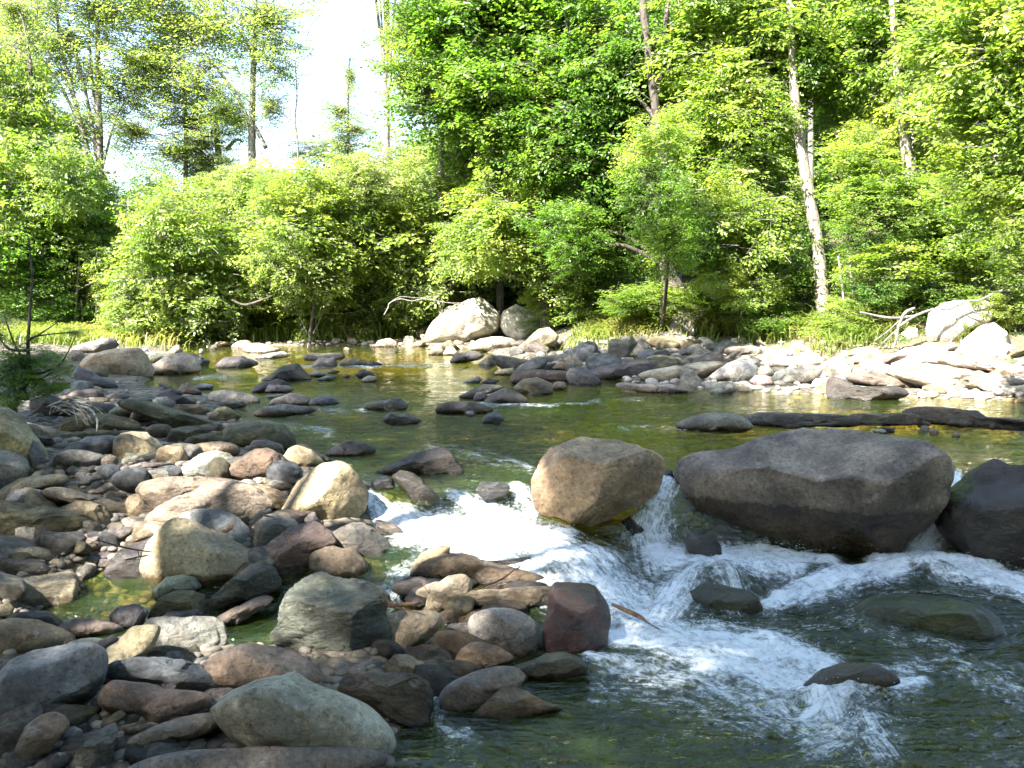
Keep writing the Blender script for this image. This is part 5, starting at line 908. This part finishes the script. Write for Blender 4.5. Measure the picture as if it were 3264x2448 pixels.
for i in range(9):                               # taller trees up the slope, above the frame
    px = 380 + 75 * i + TR.uniform(-20, 20)
    tree('tall tree on the slope whose crown is above the picture', [(px, 320, 3.2), (px, 100, 2.8), (px, -250, 1.6)], 23.5 + TR.uniform(-1, 1), [(px + TR.normal() * 30, TR.uniform(-260, -60), 23.5, TR.uniform(1.7, 2.2), TR.uniform(1.2, 1.6), 'm') for _ in range(3)], 'bark_grey', group='tall trees of the slope')

# ---------------------------------------------------------------- grass, sapling
def grass(name, label, spots, blade, seed, mat='grass'):
    R = np.random.default_rng(seed); Vs = []
    for (px, py, d, rx, ry, n) in spots:
        d0 = d; d = hit(px, py, ground) if d > 12 else d; c = at(px, py, d); x = c[0] + R.normal(size=n) * rx; y = c[1] + R.normal(size=n) * ry; z = ground(x, y) - .02
        b = np.stack([x, y, z], 1); h = blade * R.uniform(.5, 1.2, n); a = R.uniform(0, 6.28, n); ln = R.uniform(.3, 1.3, n) * h; dr = np.stack([np.cos(a), np.sin(a), 0 * a], 1); sd = np.stack([-np.sin(a), np.cos(a), 0 * a], 1) * .006 * R.uniform(.7, 1.6, n)[:, None] * (d / 14)
        m1 = b + dr * (ln * .3)[:, None] + np.stack([0 * h, 0 * h, h * .62], 1); m2 = b + dr * (ln * .75)[:, None] + np.stack([0 * h, 0 * h, h * .86], 1); tp = b + dr * (ln * 1.15)[:, None] + np.stack([0 * h, 0 * h, h * .78], 1)
        Vs.append(np.stack([b - sd, b + sd, m1 + sd, m1 - sd, m2 + sd * .8, m2 - sd * .8, tp], 1).reshape(-1, 3))
    V = np.vstack(Vs); n = len(V) // 7; i = np.arange(n) * 7; F_ = []
    for k in i: F_ += [(k, k + 1, k + 2, k + 3), (k + 3, k + 2, k + 4, k + 5), (k + 5, k + 4, k + 6)]
    link(name, mesh(name, V, F_, M[mat], smooth=False), kind='stuff', label=label)
grass('grass', 'bright tall grass along the far left bank', [(75, 338, 21.5, 1.0, .7, 1900), (110, 336, 21.5, .9, .6, 1900), (205, 338, 20.8, .5, .3, 700), (250, 340, 20.8, .4, .25, 500), (30, 343, 21, .8, .5, 1100)], .33, 1)
grass('grass', 'pale sunlit grass in front of the middle bushes', [(300, 337, 20.6, .4, .3, 900), (335, 338, 20.4, .5, .3, 1500), (370, 337, 20.2, .35, .25, 1100), (405, 337, 20, .3, .2, 600), (280, 338, 20.4, .2, .2, 400)], .5, 2)
grass('grass', 'shaded dark grass on the bank under the centre trees', [(625, 326, 15.6, .5, .3, 1500), (655, 324, 15.9, .5, .3, 1400), (600, 325, 15.8, .3, .2, 500)], .2, 3)
for i, (px, py, d, lab) in enumerate([(712, 333, 14.8, 'grass tussock hanging over the stones, left of two on the right bank'), (778, 336, 14.6, 'wide grass tussock drooping over the white slabs, right of two')]):
    grass('grass_tussock', lab, [(px - 8, py, d, .22, .16, 500), (px + 14, py, d, .24, .16, 500)], .36, 10 + i)
grass('grass', 'grass between the white boulders at the right', [(985, 322, 12.6, .3, .2, 500), (965, 340, 12.4, .12, .1, 200), (855, 345, 14, .4, .15, 300)], .3, 14)
sap = tree('thin dark stemmed sapling with fine leaves at the left edge, before the far grass', [(14, 408, 3.2), (22, 390, 2.8), (30, 375, 2.4), (28, 350, 1.8), (30, 310, 1.4), (32, 275, 1.0), (28, 235, .6)], 8.2,
     [(10, 368, 8.2, .34, .20, 'm'), (44, 380, 8.1, .28, .15, 'm'), (5, 395, 8.0, .28, .15, 'm'), (36, 360, 8.3, .28, .12, 'm'), (60, 366, 8.2, .18, .08, 's'), (74, 332, 8.4, .16, .07, 's'), (-5, 330, 8.2, .25, .2, 's')], 'bark_dark', 'sapling', 'sapling', extra=[[(30, 375, 1.6), (45, 372, 1.2), (62, 362, .8), (76, 335, .5)], [(28, 366, 1.4), (15, 345, 1), (4, 315, .7)], [(30, 340, 1), (46, 330, .7), (64, 318, .4)]])

# ---------------------------------------------------------------- droplets thrown up where the water breaks
R = np.random.default_rng(77); VI, FI = ico(1); Vs = []; Fs = []; k = 0
DS = [(655, 548, 22, 14, 260), (640, 530, 12, 16, 120), (930, 545, 12, 14, 220), (520, 520, 25, 6, 200), (455, 520, 30, 6, 180), (560, 545, 30, 6, 160), (780, 565, 60, 6, 220), (700, 640, 60, 8, 260), (850, 700, 30, 8, 220), (620, 610, 30, 12, 220), (960, 572, 40, 6, 180), (600, 600, 40, 10, 160), (790, 668, 40, 8, 160), (830, 725, 30, 10, 160)]
for (px, py, sx, sy, n) in DS:
    for _ in range(n):
        a, b = px + R.normal() * sx * .6, py + R.normal() * sy * .6; C = at(a, b, hit(a, b)) if _ % 4 == 0 else C + R.normal(0, .05, 3) * [1, 1, 0]
        if R.random() < .5: continue
        q = C + [0, 0, .02 + .05 * R.random() ** 2 + float(level(C[0], C[1])) - C[2] + .03]; Vs.append(VI * R.uniform(.0010, .0026) + q); Fs.append(FI + k * len(VI)); k += 1
link('spray_droplets', mesh('spray_droplets', np.vstack(Vs), np.vstack(Fs), M['drop']), kind='stuff', label='tiny white droplets thrown up by the breaking water')
